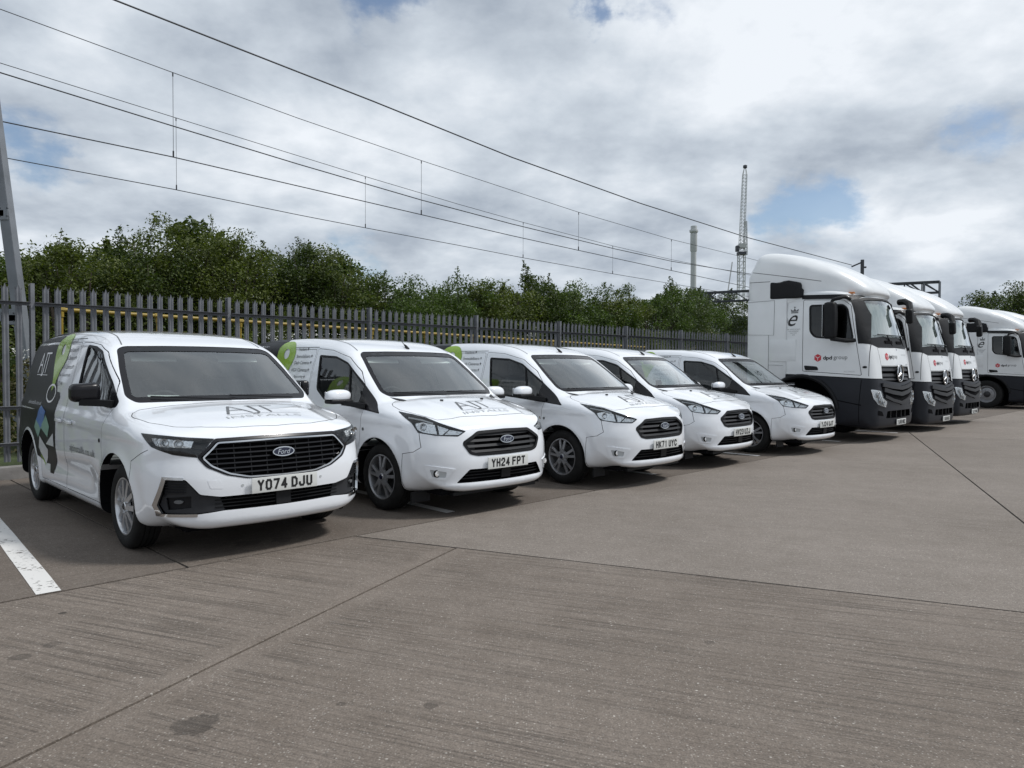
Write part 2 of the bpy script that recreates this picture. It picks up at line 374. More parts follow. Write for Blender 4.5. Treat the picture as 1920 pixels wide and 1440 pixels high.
# ---------------------------------------------------------------- surface meshing and cutting
def surface_nets(f, lo, hi, st):
    ax = [np.arange(lo[k], hi[k] + st, st) for k in range(3)]; n = [len(a) for a in ax]
    X, Y, Z = np.meshgrid(*ax, indexing='ij'); P = np.stack([X.ravel(), Y.ravel(), Z.ravel()], 1)
    V = np.concatenate([f(P[i:i+400000]) for i in range(0, len(P), 400000)]).reshape(n); S = V < 0
    cn = [k - 1 for k in n]; acc = np.zeros(cn + [3]); cnt = np.zeros(cn)
    for a in range(3):
        o = [b for b in range(3) if b != a]
        for i in (0, 1):
            for j in (0, 1):
                def sl(k):
                    s = [None]*3; s[a] = slice(k, k + cn[a]); s[o[0]] = slice(i, i + cn[o[0]]); s[o[1]] = slice(j, j + cn[o[1]]); return tuple(s)
                v0, v1 = V[sl(0)], V[sl(1)]; m = (v0 < 0) != (v1 < 0)
                t = np.where(m, v0 / np.where(m, v0 - v1, 1), 0)
                acc[..., a] += np.where(m, t, 0); acc[..., o[0]] += m * i; acc[..., o[1]] += m * j; cnt += m
    act = cnt > 0; idx = np.full(cn, -1); idx[act] = np.arange(act.sum())
    ii = np.argwhere(act); pts = (ii + acc[act] / cnt[act][:, None]) * st + np.array([a[0] for a in ax])
    F = []
    for a in range(3):
        b, c = (a+1) % 3, (a+2) % 3
        s0 = [slice(1, n[k]-1) for k in range(3)]; s0[a] = slice(0, n[a]-1); s1 = list(s0); s1[a] = slice(1, n[a])
        A, B = S[tuple(s0)], S[tuple(s1)]; e = np.argwhere(A != B); 
        if not len(e): continue
        e0 = e.copy(); e0[:, b] += 1; e0[:, c] += 1; ins = A[tuple(e.T)]
        def q(db, dc):
            k = e0.copy(); k[:, b] += db; k[:, c] += dc; return idx[tuple(k.T)]
        Q = np.stack([q(-1,-1), q(0,-1), q(0,0), q(-1,0)], 1); Q[~ins] = Q[~ins][:, ::-1]; F.append(Q)
    F = np.concatenate(F)
    for _ in range(3):
        v = f(pts); g = gradient(f, pts); pts = pts - np.clip(v, -st*.6, st*.6)[:, None] * g
    return pts, F
def tri_cap(poly):
    t = tessellate_polygon([[Vector((p[0], p[1], 0)) for p in poly]]); out = []
    for a, b, c in t:
        p, q, r = poly[a], poly[b], poly[c]; s = (q[0]-p[0])*(r[1]-p[1]) - (q[1]-p[1])*(r[0]-p[0])
        out.append((a, b, c) if s > 0 else (a, c, b))
    return out
FR = {'right': ((1,0,0), (0,0,1), (0,-1,0)), 'left': ((1,0,0), (0,0,1), (0,1,0)), 'front': ((0,1,0), (0,0,1), (1,0,0)), 'top': ((1,0,0), (0,1,0), (0,0,1)), 'rear': ((0,1,0), (0,0,1), (-1,0,0))}
def oblique(deg, side):
    """horizontal frame looking at a front corner: W leans deg from straight ahead towards the side (-1 right, 1 left)"""
    a = R(deg); W = (math.cos(a), side * math.sin(a), 0); U = (-side * math.sin(a), math.cos(a), 0) if side > 0 else (math.sin(a), math.cos(a), 0)
    return (U, (0, 0, 1), W)
def frame(fr): return [np.array(v, float) for v in (FR[fr] if isinstance(fr, str) else fr)]
def area2(p): return sum(p[i][0]*p[(i+1) % len(p)][1] - p[(i+1) % len(p)][0]*p[i][1] for i in range(len(p)))
def ccw(p): return list(p) if area2(p) > 0 else list(p)[::-1]
def prism(fr, poly, w0, w1):
    U, Vv, W = frame(fr); poly = ccw(poly); n = len(poly)
    V = [U*p[0] + Vv*p[1] + W*w for w in (w0, w1) for p in poly]; cap = tri_cap(poly)
    F = [tuple(reversed(t)) for t in cap] + [tuple(i+n for i in t) for t in cap] + [(i, (i+1) % n, n+(i+1) % n, n+i) for i in range(n)]
    if np.dot(np.cross(U, Vv), W) < 0: F = [tuple(reversed(f)) for f in F]
    return V, F
def offset_loop(poly, d):
    poly = ccw(poly); n = len(poly); out = []
    for i in range(n):
        p0, p1, p2 = [np.array(poly[k % n], float) for k in (i-1, i, i+1)]
        e1 = (p1-p0)/np.linalg.norm(p1-p0); e2 = (p2-p1)/np.linalg.norm(p2-p1); n1 = np.array([e1[1], -e1[0]]); n2 = np.array([e2[1], -e2[0]])
        m = n1+n2; m = m / max(np.linalg.norm(m), 1e-6); k = d / max(m @ n1, .45); out.append(tuple(p1 + m*k))
    return out
def ring_prism(fr, poly, wd, w0, w1):
    U, Vv, W = frame(fr); o, i_ = offset_loop(poly, wd/2), offset_loop(poly, -wd/2); n = len(o)
    V = [U*p[0] + Vv*p[1] + W*w for w in (w0, w1) for lp in (o, i_) for p in lp]
    F = []
    for k in range(n):
        k2 = (k+1) % n; O0, O1, I0, I1 = k, k2, n+k, n+k2
        F += [(O0, I0, I1, O1), (2*n+O0, 2*n+O1, 2*n+I1, 2*n+I0), (O0, O1, 2*n+O1, 2*n+O0), (I1, I0, 2*n+I0, 2*n+I1)]
    if np.dot(np.cross(U, Vv), W) < 0: F = [tuple(reversed(f)) for f in F]
    return V, F
def rounded(poly, r, n=4):
    poly = [np.array(p[:2], float) for p in poly]; N_ = len(poly); out = []
    for i in range(N_):
        p0, p1, p2 = poly[i-1], poly[i], poly[(i+1) % N_]; l1, l2 = np.linalg.norm(p1-p0), np.linalg.norm(p2-p1)
        rr = min(r, l1*.45, l2*.45); a = p1 + (p0-p1)/l1*rr; b = p1 + (p2-p1)/l2*rr
        for t in np.linspace(0, 1, n+1): out.append(tuple((1-t)**2*a + 2*t*(1-t)*p1 + t*t*b))
    return out
def mirror_y(poly): return [(-p[0], p[1]) for p in poly]
def sym(half):
    """closed outline from a half outline given for positive first coordinate, bottom centre to top centre"""
    return [tuple(p) for p in half] + [(-p[0], p[1]) for p in reversed(half) if abs(p[0]) > 1e-6]
def inside(poly, Q):
    Q = np.asarray(Q, float); r = np.zeros(len(Q), bool); n = len(poly)
    for i in range(n):
        a, b = poly[i], poly[(i+1) % n]
        if a[1] == b[1]: continue
        c = (a[1] > Q[:, 1]) != (b[1] > Q[:, 1]); r ^= c & (Q[:, 0] < (b[0]-a[0])*(Q[:, 1]-a[1])/(b[1]-a[1]) + a[0])
    return r
def densify(poly, sp, closed=True):
    out = []; n = len(poly)
    for i in range(n if closed else n-1):
        a, b = np.array(poly[i][:2], float), np.array(poly[(i+1) % n][:2], float); k = max(1, int(np.ceil(np.linalg.norm(b-a)/sp)))
        for t in np.arange(k)/k: out.append(tuple(a + (b-a)*t))
    if not closed: out.append(tuple(poly[-1][:2]))
    return out
def project(f, fr, P2, far=3.2):
    U, Vv, W = frame(fr); P2 = np.asarray(P2, float); O = P2[:, :1]*U + P2[:, 1:2]*Vv
    O = O + W * far; H = trace(f, O, -W, far * 2); return H, gradient(f, H)
def patch(f, fr, poly, off=.004, thick=0., sp=.04, holes=(), flat=None):
    """a sheet with the outline poly laid on the surface f as seen along frame fr; thick gives it a rim"""
    U, Vv, W = frame(fr); poly = densify(ccw(poly), sp); loops = [poly] + [densify(ccw(h), sp) for h in holes]
    pts = []; edges = []
    for lp in loops:
        b = len(pts); pts += lp; edges += [(b+i, b+(i+1) % len(lp)) for i in range(len(lp))]
    A = np.array(poly); lo, hi = A.min(0), A.max(0)
    g = np.stack(np.meshgrid(np.arange(lo[0]+sp/2, hi[0], sp), np.arange(lo[1]+sp/2, hi[1], sp), indexing='ij'), -1).reshape(-1, 2)
    if len(g):
        k = inside(poly, g)
        for h in loops[1:]: k &= ~inside(h, g)
        g = g[k]
        if len(g):                                             # keep clear of the outline
            B = np.array(pts); dmin = np.array([np.min(np.hypot(*(B - q).T)) for q in g]); g = g[dmin > sp*.35]
    allp = pts + [tuple(q) for q in g]
    v, _, fc, *_ = delaunay_2d_cdt([Vector(p) for p in allp], edges, [], 0, 1e-7)
    V2 = np.array([tuple(p) for p in v]); fc = [t for t in fc]
    cen = np.array([V2[list(t)].mean(0) for t in fc]); k = inside(poly, cen)
    for h in loops[1:]: k &= ~inside(h, cen)
    tris = []
    for t, kk in zip(fc, k):
        if not kk: continue
        p, q, r = V2[t[0]], V2[t[1]], V2[t[2]]; s = (q[0]-p[0])*(r[1]-p[1]) - (q[1]-p[1])*(r[0]-p[0])
        if abs(s) < 1e-10: continue
        tris.append(tuple(t) if s > 0 else tuple(reversed(t)))
    used = sorted({i for t in tris for i in t}); mp = {u: i for i, u in enumerate(used)}; V2 = V2[used]; tris = [tuple(mp[i] for i in t) for t in tris]
    if flat is not None: H = V2[:, :1]*U + V2[:, 1:2]*Vv + W*flat; Nn = np.broadcast_to(W, H.shape)
    else: H, Nn = project(f, fr, V2)
    if flat is None:
        ok = np.abs(f(H)) < .01; tris = [t for t in tris if ok[list(t)].all()]
    flip = np.dot(np.cross(U, Vv), W) < 0
    if flip: tris = [tuple(reversed(t)) for t in tris]
    T = H + Nn*off
    if thick <= 0: return T, tris
    Bk = H + Nn*(off - thick); n = len(T); ec = {}
    for t in tris:
        for i in range(3): ec[(t[i], t[(i+1) % 3])] = 1
    F = list(tris) + [tuple(i+n for i in reversed(t)) for t in tris]
    for (a, b) in ec:
        if (b, a) not in ec: F.append((b, a, a+n, b+n))
    return np.vstack([T, Bk]), F
def stroke(pts, w, closed=False):
    """2D band of width w along a polyline"""
    pts = [np.array(p, float) for p in pts]; n = len(pts); Lf = []; Rt = []
    for i in range(n):
        a = pts[i-1] if (i > 0 or closed) else None; b = pts[(i+1) % n] if (i < n-1 or closed) else None
        ds = []
        if a is not None: ds.append((pts[i]-a)/max(np.linalg.norm(pts[i]-a), 1e-9))
        if b is not None: ds.append((b-pts[i])/max(np.linalg.norm(b-pts[i]), 1e-9))
        d_ = sum(ds); d_ = d_/max(np.linalg.norm(d_), 1e-9); nn = np.array([-d_[1], d_[0]]); k = w/2/max(abs(nn @ np.array([-ds[0][1], ds[0][0]])), .5)
        Lf.append(tuple(pts[i]+nn*k)); Rt.append(tuple(pts[i]-nn*k))
    return Lf + Rt[::-1]
_text = {}
def text2d(s, bold=0., shear=0.):
    key = (s, bold, shear)
    if key in _text: return _text[key]
    cu = bpy.data.curves.new('lettering', 'FONT'); cu.body = s; cu.offset = bold; cu.shear = shear; cu.resolution_u = 3
    o = bpy.data.objects.new('lettering', cu); C.objects.link(o); bpy.context.view_layer.update()
    me = o.evaluated_get(bpy.context.evaluated_depsgraph_get()).to_mesh()
    V = np.array([v.co[:2] for v in me.vertices]); F = [tuple(p.vertices) for p in me.polygons]
    bpy.data.objects.remove(o, do_unlink=True); bpy.data.curves.remove(cu)
    V = V - V.min(0); _text[key] = (V, F, V.max(0)); return _text[key]
def text_on(f, fr, s, c, w, h, off=.004, ang=0., bold=0., shear=0., flip=False, flat=None):
    """lettering of overall width w and height h centred at c on surface f"""
    V, F, sz = text2d(s, bold, shear); P = (V/sz - .5) * np.array([w, h])
    if flip: P[:, 0] *= -1
    ca, sa = math.cos(ang), math.sin(ang); P = np.stack([P[:, 0]*ca - P[:, 1]*sa + c[0], P[:, 0]*sa + P[:, 1]*ca + c[1]], 1)
    U, Vv, W = frame(fr)
    if flat is not None: H = P[:, :1]*U + P[:, 1:2]*Vv + W*(flat + off); return H, F
    H, Nn = project(f, fr, P); return H + Nn*off, F
def boolean(o, V, F, op='DIFFERENCE'):
    c = meshobj('cutter', V, F, 'cavity')
    md = o.modifiers.new('b', 'BOOLEAN'); md.operation = op; md.object = c; md.solver = 'MANIFOLD'
    bpy.context.view_layer.update()
    me = bpy.data.meshes.new_from_object(o.evaluated_get(bpy.context.evaluated_depsgraph_get()))
    o.modifiers.clear(); old = o.data; o.data = me; bpy.data.meshes.remove(old); bpy.data.objects.remove(c, do_unlink=True)
def split_body(o, f, panels, names, matf, parent, inner='cavity', tol=.004):
    """outer skin gets exact normals; panels [(name, test(cen, nrm))] are taken out as objects of their own"""
    me = o.data; n = len(me.vertices); V = np.empty(n*3); me.vertices.foreach_get('co', V); V = V.reshape(-1, 3)
    polys = [tuple(p.vertices) for p in me.polygons]; cen = np.array([V[list(p)].mean(0) for p in polys])
    nr = np.empty(len(polys)*3); me.polygons.foreach_get('normal', nr); nr = nr.reshape(-1, 3)
    fv = np.abs(f(V)); fc = np.abs(f(cen)); G = gradient(f, V); Gc = gradient(f, cen)
    outer = (fc < tol*2.5) & (np.array([max(fv[list(p)]) for p in polys]) < .006) & ((nr*Gc).sum(1) > .5)
    owner = np.zeros(len(polys), int)
    for k, (nm, test) in enumerate(panels): owner[outer & test(cen, nr) & (owner == 0)] = k+1
    res = []
    for k in range(len(panels)+1):
        sel = np.where(owner == k)[0]
        if not len(sel): res.append(None); continue
        used = np.unique(np.concatenate([polys[i] for i in sel])); mp = -np.ones(n, int); mp[used] = np.arange(len(used))
        m2 = bpy.data.meshes.new(names if k == 0 else panels[k-1][0]); m2.from_pydata(V[used].tolist(), [], [tuple(int(mp[j]) for j in polys[i]) for i in sel])
        ms = []; 
        def mi(nm):
            if nm not in ms: ms.append(nm); m2.materials.append(MAT[nm])
            return ms.index(nm)
        pm = [mi(matf(cen[i], nr[i], outer[i])) for i in sel]; m2.polygons.foreach_set('material_index', pm)
        m2.polygons.foreach_set('use_smooth', [True]*len(sel))
        nl = []
        for i in sel:
            if outer[i]: nl += [tuple(G[j]) for j in polys[i]]
            else: nl += [tuple(nr[i])] * len(polys[i])
        m2.update(); m2.normals_split_custom_set(nl)
        res.append(link(bpy.data.objects.new(names if k == 0 else panels[k-1][0], m2), parent))
    bpy.data.objects.remove(o, do_unlink=True); return res

_G = {'Y': [[(0,1),(.5,.48),(1,1)],[(.5,.48),(.5,0)]], 'O': [[(.25,0),(0,.18),(0,.82),(.25,1),(.75,1),(1,.82),(1,.18),(.75,0),(.25,0)]], '7': [[(0,1),(1,1),(.32,0)]],
 '4': [[(.72,0),(.72,1),(0,.28),(1,.28)]], 'D': [[(0,0),(0,1),(.65,1),(1,.78),(1,.22),(.65,0),(0,0)]], 'J': [[(1,1),(1,.2),(.78,0),(.22,0),(0,.2),(0,.34)]], 'U': [[(0,1),(0,.2),(.25,0),(.75,0),(1,.2),(1,1)]],
 'H': [[(0,0),(0,1)],[(1,0),(1,1)],[(0,.5),(1,.5)]], '2': [[(0,.76),(0,.85),(.22,1),(.78,1),(1,.84),(1,.62),(0,.14),(0,0),(1,0)]], 'F': [[(0,0),(0,1),(1,1)],[(0,.52),(.82,.52)]], 'P': [[(0,0),(0,1),(.75,1),(1,.85),(1,.58),(.75,.44),(0,.44)]],
 'T': [[(0,1),(1,1)],[(.5,1),(.5,0)]], 'K': [[(0,0),(0,1)],[(1,1),(.05,.42)],[(.3,.58),(1,0)]], '1': [[(.5,0),(.5,1),(.25,.86)]], 'C': [[(1,.74),(1,.82),(.75,1),(.25,1),(0,.82),(0,.18),(.25,0),(.75,0),(1,.18),(1,.26)]],
 'V': [[(0,1),(.5,0),(1,1)]], '3': [[(0,.84),(.22,1),(.78,1),(1,.84),(1,.64),(.78,.52),(.4,.52)],[(.78,.52),(1,.38),(1,.16),(.78,0),(.22,0),(0,.16)]], 'Z': [[(0,1),(1,1),(0,0),(1,0)]],
 '6': [[(.95,.86),(.75,1),(.25,1),(0,.82),(0,.18),(.25,0),(.75,0),(1,.18),(1,.4),(.75,.56),(0,.56)]], '8': [[(.25,.53),(0,.68),(0,.86),(.25,1),(.75,1),(1,.86),(1,.68),(.75,.53),(.25,.53),(0,.38),(0,.15),(.25,0),(.75,0),(1,.15),(1,.38),(.75,.53)]],
 'N': [[(0,0),(0,1),(1,0),(1,1)]], 'E': [[(1,1),(0,1),(0,0),(1,0)],[(0,.52),(.85,.52)]], 'X': [[(0,0),(1,1)],[(0,1),(1,0)]], 'B': [[(0,0),(0,1),(.75,1),(1,.86),(1,.66),(.75,.53),(0,.53)],[(.75,.53),(1,.4),(1,.15),(.75,0),(0,0)]]}
def plate_text(s, cz, flat, sc=1.0):
    """number plate characters in the British plate proportions, on the plane x = flat"""
    cw, ch, sp, gap, sw = .0515*sc, .0815*sc, .011*sc, .033*sc, .0162*sc
    tot = sum(gap - sp if c == ' ' else cw + sp for c in s) - sp; y = -tot/2; mb = MB(); iw, ih = cw - sw, ch - sw; lay = 0
    for c in s:
        if c == ' ': y += gap - sp; continue
        for pl in _G[c]:
            P = [(y + sw/2 + p[0]*iw, cz + (p[1]-.5)*ih) for p in pl]
            for a, b in zip(P, P[1:]):                     # overlapping bars, each a hair above the last
                d = np.array(b) - np.array(a); d = d/np.linalg.norm(d)*sw*.42; q = stroke([np.array(a)-d, np.array(b)+d], sw); lay += 1
                mb.add([(flat + .00002*lay, p[0], p[1]) for p in q], [(3,2,1,0)])
        y += cw + sp
    return mb

def dome(name, c, d, m, parent, floor=-.45, ex=2.6, side=1):
    """rounded mirror housing: superellipsoid, flat below"""
    V = []; F = []; n, k = 28, 14
    sp = lambda t, e: math.copysign(abs(t)**(2/e), t)
    for i in range(k+1):
        ph = -math.pi/2 + math.pi*i/k
        for j in range(n):
            th = 2*math.pi*j/n; x = sp(math.cos(ph), ex)*sp(math.cos(th), ex); y = sp(math.cos(ph), ex)*sp(math.sin(th), ex); z = max(sp(math.sin(ph), ex), floor)
            V.append((c[0]+d[0]/2*x*(1-.12*z), c[1]+d[1]/2*(y - .06*z*side), c[2]+d[2]/2*z))
    for i in range(k):
        for j in range(n): F.append((i*n+j, i*n+(j+1) % n, (i+1)*n+(j+1) % n, (i+1)*n+j))
    return meshobj(name, V, F, m, parent, True, 45)
# ---------------------------------------------------------------- vans
def ellipse(c, rx, rz, n=28, a0=0.): return [(c[0]+rx*math.cos(2*math.pi*k/n+a0), c[1]+rz*math.sin(2*math.pi*k/n+a0)) for k in range(n)]
def hbar(f, z, y0, y1, h, d, inset, n=15, tilt=0.):
    """horizontal slat following the front of the body: h high, d deep"""
    ys = np.linspace(y0, y1, n); H, _ = project(f, 'front', np.stack([ys, np.full(n, z)], 1)); V = []; F = []
    for p in H:
        x = p[0] - inset
        V += [(x, p[1], z-h/2), (x-tilt, p[1], z+h/2), (x-d, p[1], z+h/2), (x-d, p[1], z-h/2)]
    for i in range(n-1):
        a = i*4
        for k in range(4): k2 = (k+1) % 4; F.append((a+k, a+4+k, a+4+k2, a+k2))
    F += [(0,1,2,3), tuple(reversed([(n-1)*4+k for k in range(4)]))]
    return V, F
def sheet(name, f, fr, poly, m, parent, off=.004, thick=0., sp=.04, holes=(), smooth=True):
    V, F = patch(f, fr, poly, off, thick, sp, holes); return meshobj(name, V, F, m, parent, smooth, 50)
def rim_spokes(kind):
    mb = MB()
    if kind == 'silver':                                   # ten flat spokes in five pairs
        for k in range(5):
            for dl in (-13, 13):
                a = 2*math.pi*k/5 + R(90); b = a + R(dl); c = a + R(dl*1.25)
                p0 = Vector((.045*math.cos(a+R(dl*2)), -.012, .045*math.sin(a+R(dl*2)))); p1 = Vector((.205*math.cos(c), -.004, .205*math.sin(c)))
                mb.bar(p0, p1, .040, .022, up=(0, -1, 0))
    else:                                                  # five split spokes
        for k in range(5):
            a = 2*math.pi*k/5 + R(90)
            p0 = Vector((.04*math.cos(a), -.010, .04*math.sin(a))); p1 = Vector((.10*math.cos(a), -.014, .10*math.sin(a))); mb.bar(p0, p1, .062, .022, up=(0, -1, 0))
            for dl in (-12, 12):
                c = a + R(dl); q = Vector((.09*math.cos(a + R(dl*.9)), -.012, .09*math.sin(a + R(dl*.9)))); mb.bar(q, Vector((.205*math.cos(c), -.003, .205*math.sin(c))), .030, .020, up=(0, -1, 0))
    return mb
def make_wheel(kind, parent, x, side, rt=.33):
    """hub and brake with a tyre and an alloy rim; outer face towards side"""
    y = side * .765
    h = MB(); h.lathe([(.0,-.01),(.15,-.01),(.15,.01),(.0,.01)], 28); h.lathe([(.07,-.04),(.07,.06)], 16)
    w = h.build('wheel', 'dark_metal', parent, True); w.location = (x, y, rt)
    if side > 0: w.rotation_euler = (0, 0, math.pi)
    t = MB(); hw = .100
    t.lathe([(.218,-hw*.86),(.235,-hw*.98),(.262,-hw*1.04),(.29,-hw*1.02),(.312,-hw*.93),(rt-.006,-hw*.80),(rt,-hw*.62),(rt,-hw*.40),(rt-.009,-hw*.39),(rt-.009,-hw*.33),(rt,-hw*.32),(rt+.001,-hw*.05),(rt-.008,-hw*.04),(rt-.008,hw*.04),(rt+.001,hw*.05),(rt,hw*.32),(rt-.009,hw*.33),(rt-.009,hw*.39),(rt,hw*.40),(rt,hw*.62),(rt-.006,hw*.8),(.29,hw),(.25,hw),(.218,hw*.86)], 48, close=True)
    fix_normals(t.build('tyre', 'rubber', w, True, 30))
    r = MB(); r.lathe([(.224,-hw*.84),(.222,-hw*.93),(.213,-hw*.93),(.205,-hw*.80),(.200,-.02),(.195,.08),(.222,.085)], 48)
    sp = rim_spokes(kind); r.add([(v[0], v[1]-.068, v[2]) for v in sp.V], sp.F)
    r.lathe([(.0,-.096),(.028,-.096),(.034,-.090),(.075,-.082),(.078,-.066),(.0,-.066)], 24)
    for k in range(5):
        a = 2*math.pi*(k+.5)/5; r.lathe([(.0,-.098),(.009,-.098),(.009,-.08)], 6, c=(.055*math.cos(a), 0, .055*math.sin(a)))
    fix_normals(r.build('rim', 'alloy_silver' if kind == 'silver' else 'alloy_grey', w, True, 30))
    cap = MB(); cap.lathe([(.0,-.1),(.022,-.0995),(.026,-.096)], 20); cap.build('centre_cap', 'gloss_black' if kind == 'silver' else 'badge_blue', w, True)
    return w
def ajt(f, fr, c, w, h, m, parent, sw, off=.0045, under=1.28, sub=None, subm='ink_pale', dy=0.):
    mb = MB()
    def put(pl, wd): V, F = patch(f, fr, stroke([(c[0]+(p[0]-.5)*w, c[1]+(p[1]-.5)*h) for p in pl], wd), off, 0, .06); mb.add(V, F)
    put([(0, 0), (.20, 1.0)], sw*1.25); put([(.20, 1.0), (.42, 0)], sw*.8); put([(.10, .40), (.33, .40)], sw*.7)
    put([(.55, 1.0), (.55, .05), (.50, -.10), (.40, -.10)], sw*1.1)
    put([(.50, 1.0), (1.0, 1.0)], sw*.75); put([(.77, .98), (.77, 0)], sw*.9)
    mb.build('vinyl_logo', m, parent)
    V, F = patch(f, fr, stroke([(c[0]-.5*w*1.08, c[1]-.5*h-h*.10), (c[0]+w*(under-.5), c[1]-.5*h-h*.10)], sw*.28), off, 0, .06); meshobj('vinyl_line', V, F, m, parent)
    if sub: V, F = text_on(f, fr, sub, (c[0]+.06*w, c[1]-.5*h-h*.36), w*1.32, h*.20, off); meshobj('vinyl_lettering', V, F, subm, parent)
def pin_icon(c, s): return [(c[0], c[1]-s), (c[0]+s*.55, c[1]+.1*s), (c[0]+s*.5, c[1]+.55*s), (c[0], c[1]+.9*s), (c[0]-s*.5, c[1]+.55*s), (c[0]-s*.55, c[1]+.1*s)]

def build_van(new):
    S = Van(new); root = empty('panel_van')
    pts, F = surface_nets(S, (-3.76, -1.02, .12), (1.06, 1.02, 1.90), .03)
    body = meshobj('body', pts, F, 'paint_white')
    # cabin void, then the openings
    cav = lambda P: np.maximum.reduce([S(P)+.05, -(P[:, 0]+1.42), P[:, 0]-.10, .62-P[:, 2]])
    cp, cf = surface_nets(cav, (-1.5, -.95, .55), (.2, .95, 1.8), .045); boolean(body, cp, cf)
    if new:
        WS = rounded(sym([(0,1.130),(.42,1.128),(.73,1.122),(.785,1.17),(.735,1.40),(.685,1.560),(.62,1.588),(.3,1.596),(0,1.598)]), .03)
        SW = rounded([(-1.26,1.606),(-1.0,1.588),(-.81,1.543),(-.417,1.29),(-.195,1.13),(-.185,1.085),(-.30,1.078),(-1.10,1.11),(-1.25,1.20)], .04)
        GR = rounded(sym([(0,.586),(.285,.592),(.43,.625),(.56,.69),(.612,.762),(.49,.884),(0,.893)]), .02)
        LOW = rounded(sym([(0,.366),(.457,.368),(.63,.352),(.812,.355),(.838,.42),(.800,.612),(.690,.606),(.605,.495),(.47,.470),(0,.470)]), .015)
        HL3 = [(.44,-.87,.928),(.653,-.765,.916),(.812,-.49,.888),(.815,-.60,.757),(.70,-.73,.782),(.585,-.848,.835)]
        BON = rounded([(-.01,-.745),(.03,-.80),(.09,-.826),(.16,-.829),(.36,-.79),(.558,-.678),(.69,-.50),(.752,-.32),(.785,0),(.752,.32),(.69,.50),(.558,.678),(.36,.79),(.16,.829),(.09,.826),(.03,.80),(-.01,.745),(.05,.40),(.075,0),(.05,-.40)], .02)
        DOOR = rounded([(-.36,.30),(-.33,.62),(-.36,.80),(-.31,.95),(-.24,1.04),(-.20,1.10),(-.36,1.285),(-.74,1.535),(-.95,1.60),(-1.2,1.625),(-1.43,1.630),(-1.455,1.2),(-1.455,.30)], .03)
        ar = .405; pl_z, pl_x = .531, .936
    else:
        WS = rounded(sym([(0,1.120),(.42,1.118),(.685,1.112),(.742,1.16),(.70,1.36),(.645,1.545),(.59,1.578),(.3,1.586),(0,1.588)]), .03)
        SW = rounded([(-1.37,1.548),(-1.0,1.530),(-.74,1.462),(-.41,1.265),(.043,.955),(-.26,.983),(-1.06,1.048),(-1.28,1.165)], .035)
        GR = rounded(sym([(0,.578),(.36,.580),(.44,.600),(.50,.690),(.492,.715),(.335,.802),(0,.810)]), .025)
        LOW = rounded(sym([(0,.328),(.565,.330),(.50,.40),(.445,.455),(0,.450)]), .015)
        HL3 = [(.242,-.819,.988),(.40,-.765,.965),(.52,-.703,.94),(.66,-.662,.895),(.812,-.45,.812),(.803,-.537,.766),(.68,-.70,.775),(.549,-.815,.800),(.476,-.833,.885),(.347,-.835,.945)]
        BON = rounded([(-.005,-.69),(.04,-.755),(.10,-.785),(.235,-.800),(.40,-.745),(.52,-.69),(.625,-.648),(.658,-.51),(.70,-.25),(.722,0),(.70,.25),(.658,.51),(.625,.648),(.52,.69),(.40,.745),(.235,.800),(.10,.785),(.04,.755),(-.005,.69),(.06,.40),(.08,0),(.06,-.40)], .02)
        DOOR = rounded([(-.28,.29),(-.315,.73),(-.29,.89),(-.255,.98),(-.33,1.20),(-.50,1.365),(-.75,1.518),(-1.10,1.596),(-1.43,1.62),(-1.45,1.2),(-1.45,.29)], .03)
        ar = .378; pl_z, pl_x = .500, .918
    SDOOR = rounded([(-1.475,.30),(-1.475,1.2),(-1.46,1.630 if new else 1.61),(-2.26,1.635 if new else 1.615),(-2.30,1.2),(-2.30,.62),(-2.36,.50),(-2.36,.30)], .03)
    HLU = {s: [(o[0]*U0[0]+s*-1*o[1]*U0[1], o[2]) for o in HL3 for U0 in [oblique(45, s)[0]]] for s in (-1, 1)}
    boolean(body, *prism('front', WS, -.95, 1.4))
    m = MB(); [m.add(*prism(s, SW, .56, 1.3)) for s in ('right', 'left')]; boolean(body, m.V, m.F)
    m = MB()
    for s in ('right', 'left'):
        for a in S.ax: m.add(*prism(s, ellipse((a, .345), ar, ar, 40), .50, 1.3))
    boolean(body, m.V, m.F)
    m = MB(); m.add(*prism('front', GR, .74, 1.3)); m.add(*prism('front', LOW, .66 if not new else .56, 1.3)); boolean(body, m.V, m.F)
    m = MB(); [m.add(*prism(oblique(45, s), HLU[s], .70, 1.5)) for s in (-1, 1)]; boolean(body, m.V, m.F)
    m = MB(); [m.add(*ring_prism(s, DOOR, .0045, .60, 1.3)) for s in ('right', 'left')]; boolean(body, m.V, m.F)
    m = MB(); [m.add(*ring_prism(s, SDOOR, .0045, .72 , 1.3)) for s in ('right', 'left')]; boolean(body, m.V, m.F)
    boolean(body, *ring_prism('top', BON, .006, .86, 1.5))
    BL = [(.33,.3),(.335,.715),(.56,.813)] if new else [(.38,.25),(.40,.597),(.533,.621),(.596,.666),(.556,.81)]
    m = MB(); [m.add(*prism(s, stroke(BL, .005), .62, 1.3)) for s in ('right', 'left')]; boolean(body, m.V, m.F)
    bx = pchip([(z, x) for x, z in ([(.33,.1),(.335,.715),(.56,.813),(.57,1.2)] if new else [(.38,.1),(.40,.597),(.533,.621),(.596,.666),(.556,.81),(.556,1.2)])])
    t_bon = lambda c, n: inside(BON, c[:, :2]) & (n[:, 2] > .25) & (c[:, 2] > .85)
    t_door = lambda sg, P: (lambda c, n: inside(P, c[:, [0, 2]]) & (n[:, 1]*sg > .2))
    t_bump = lambda c, n: (c[:, 0] > bx(c[:, 2])) & (c[:, 2] < 1.0)
    def mt(c, n, o):
        if o: return 'paint_white'
        return 'cabin' if abs(float(cav(np.array([c]))[0])) < .02 else 'cavity'
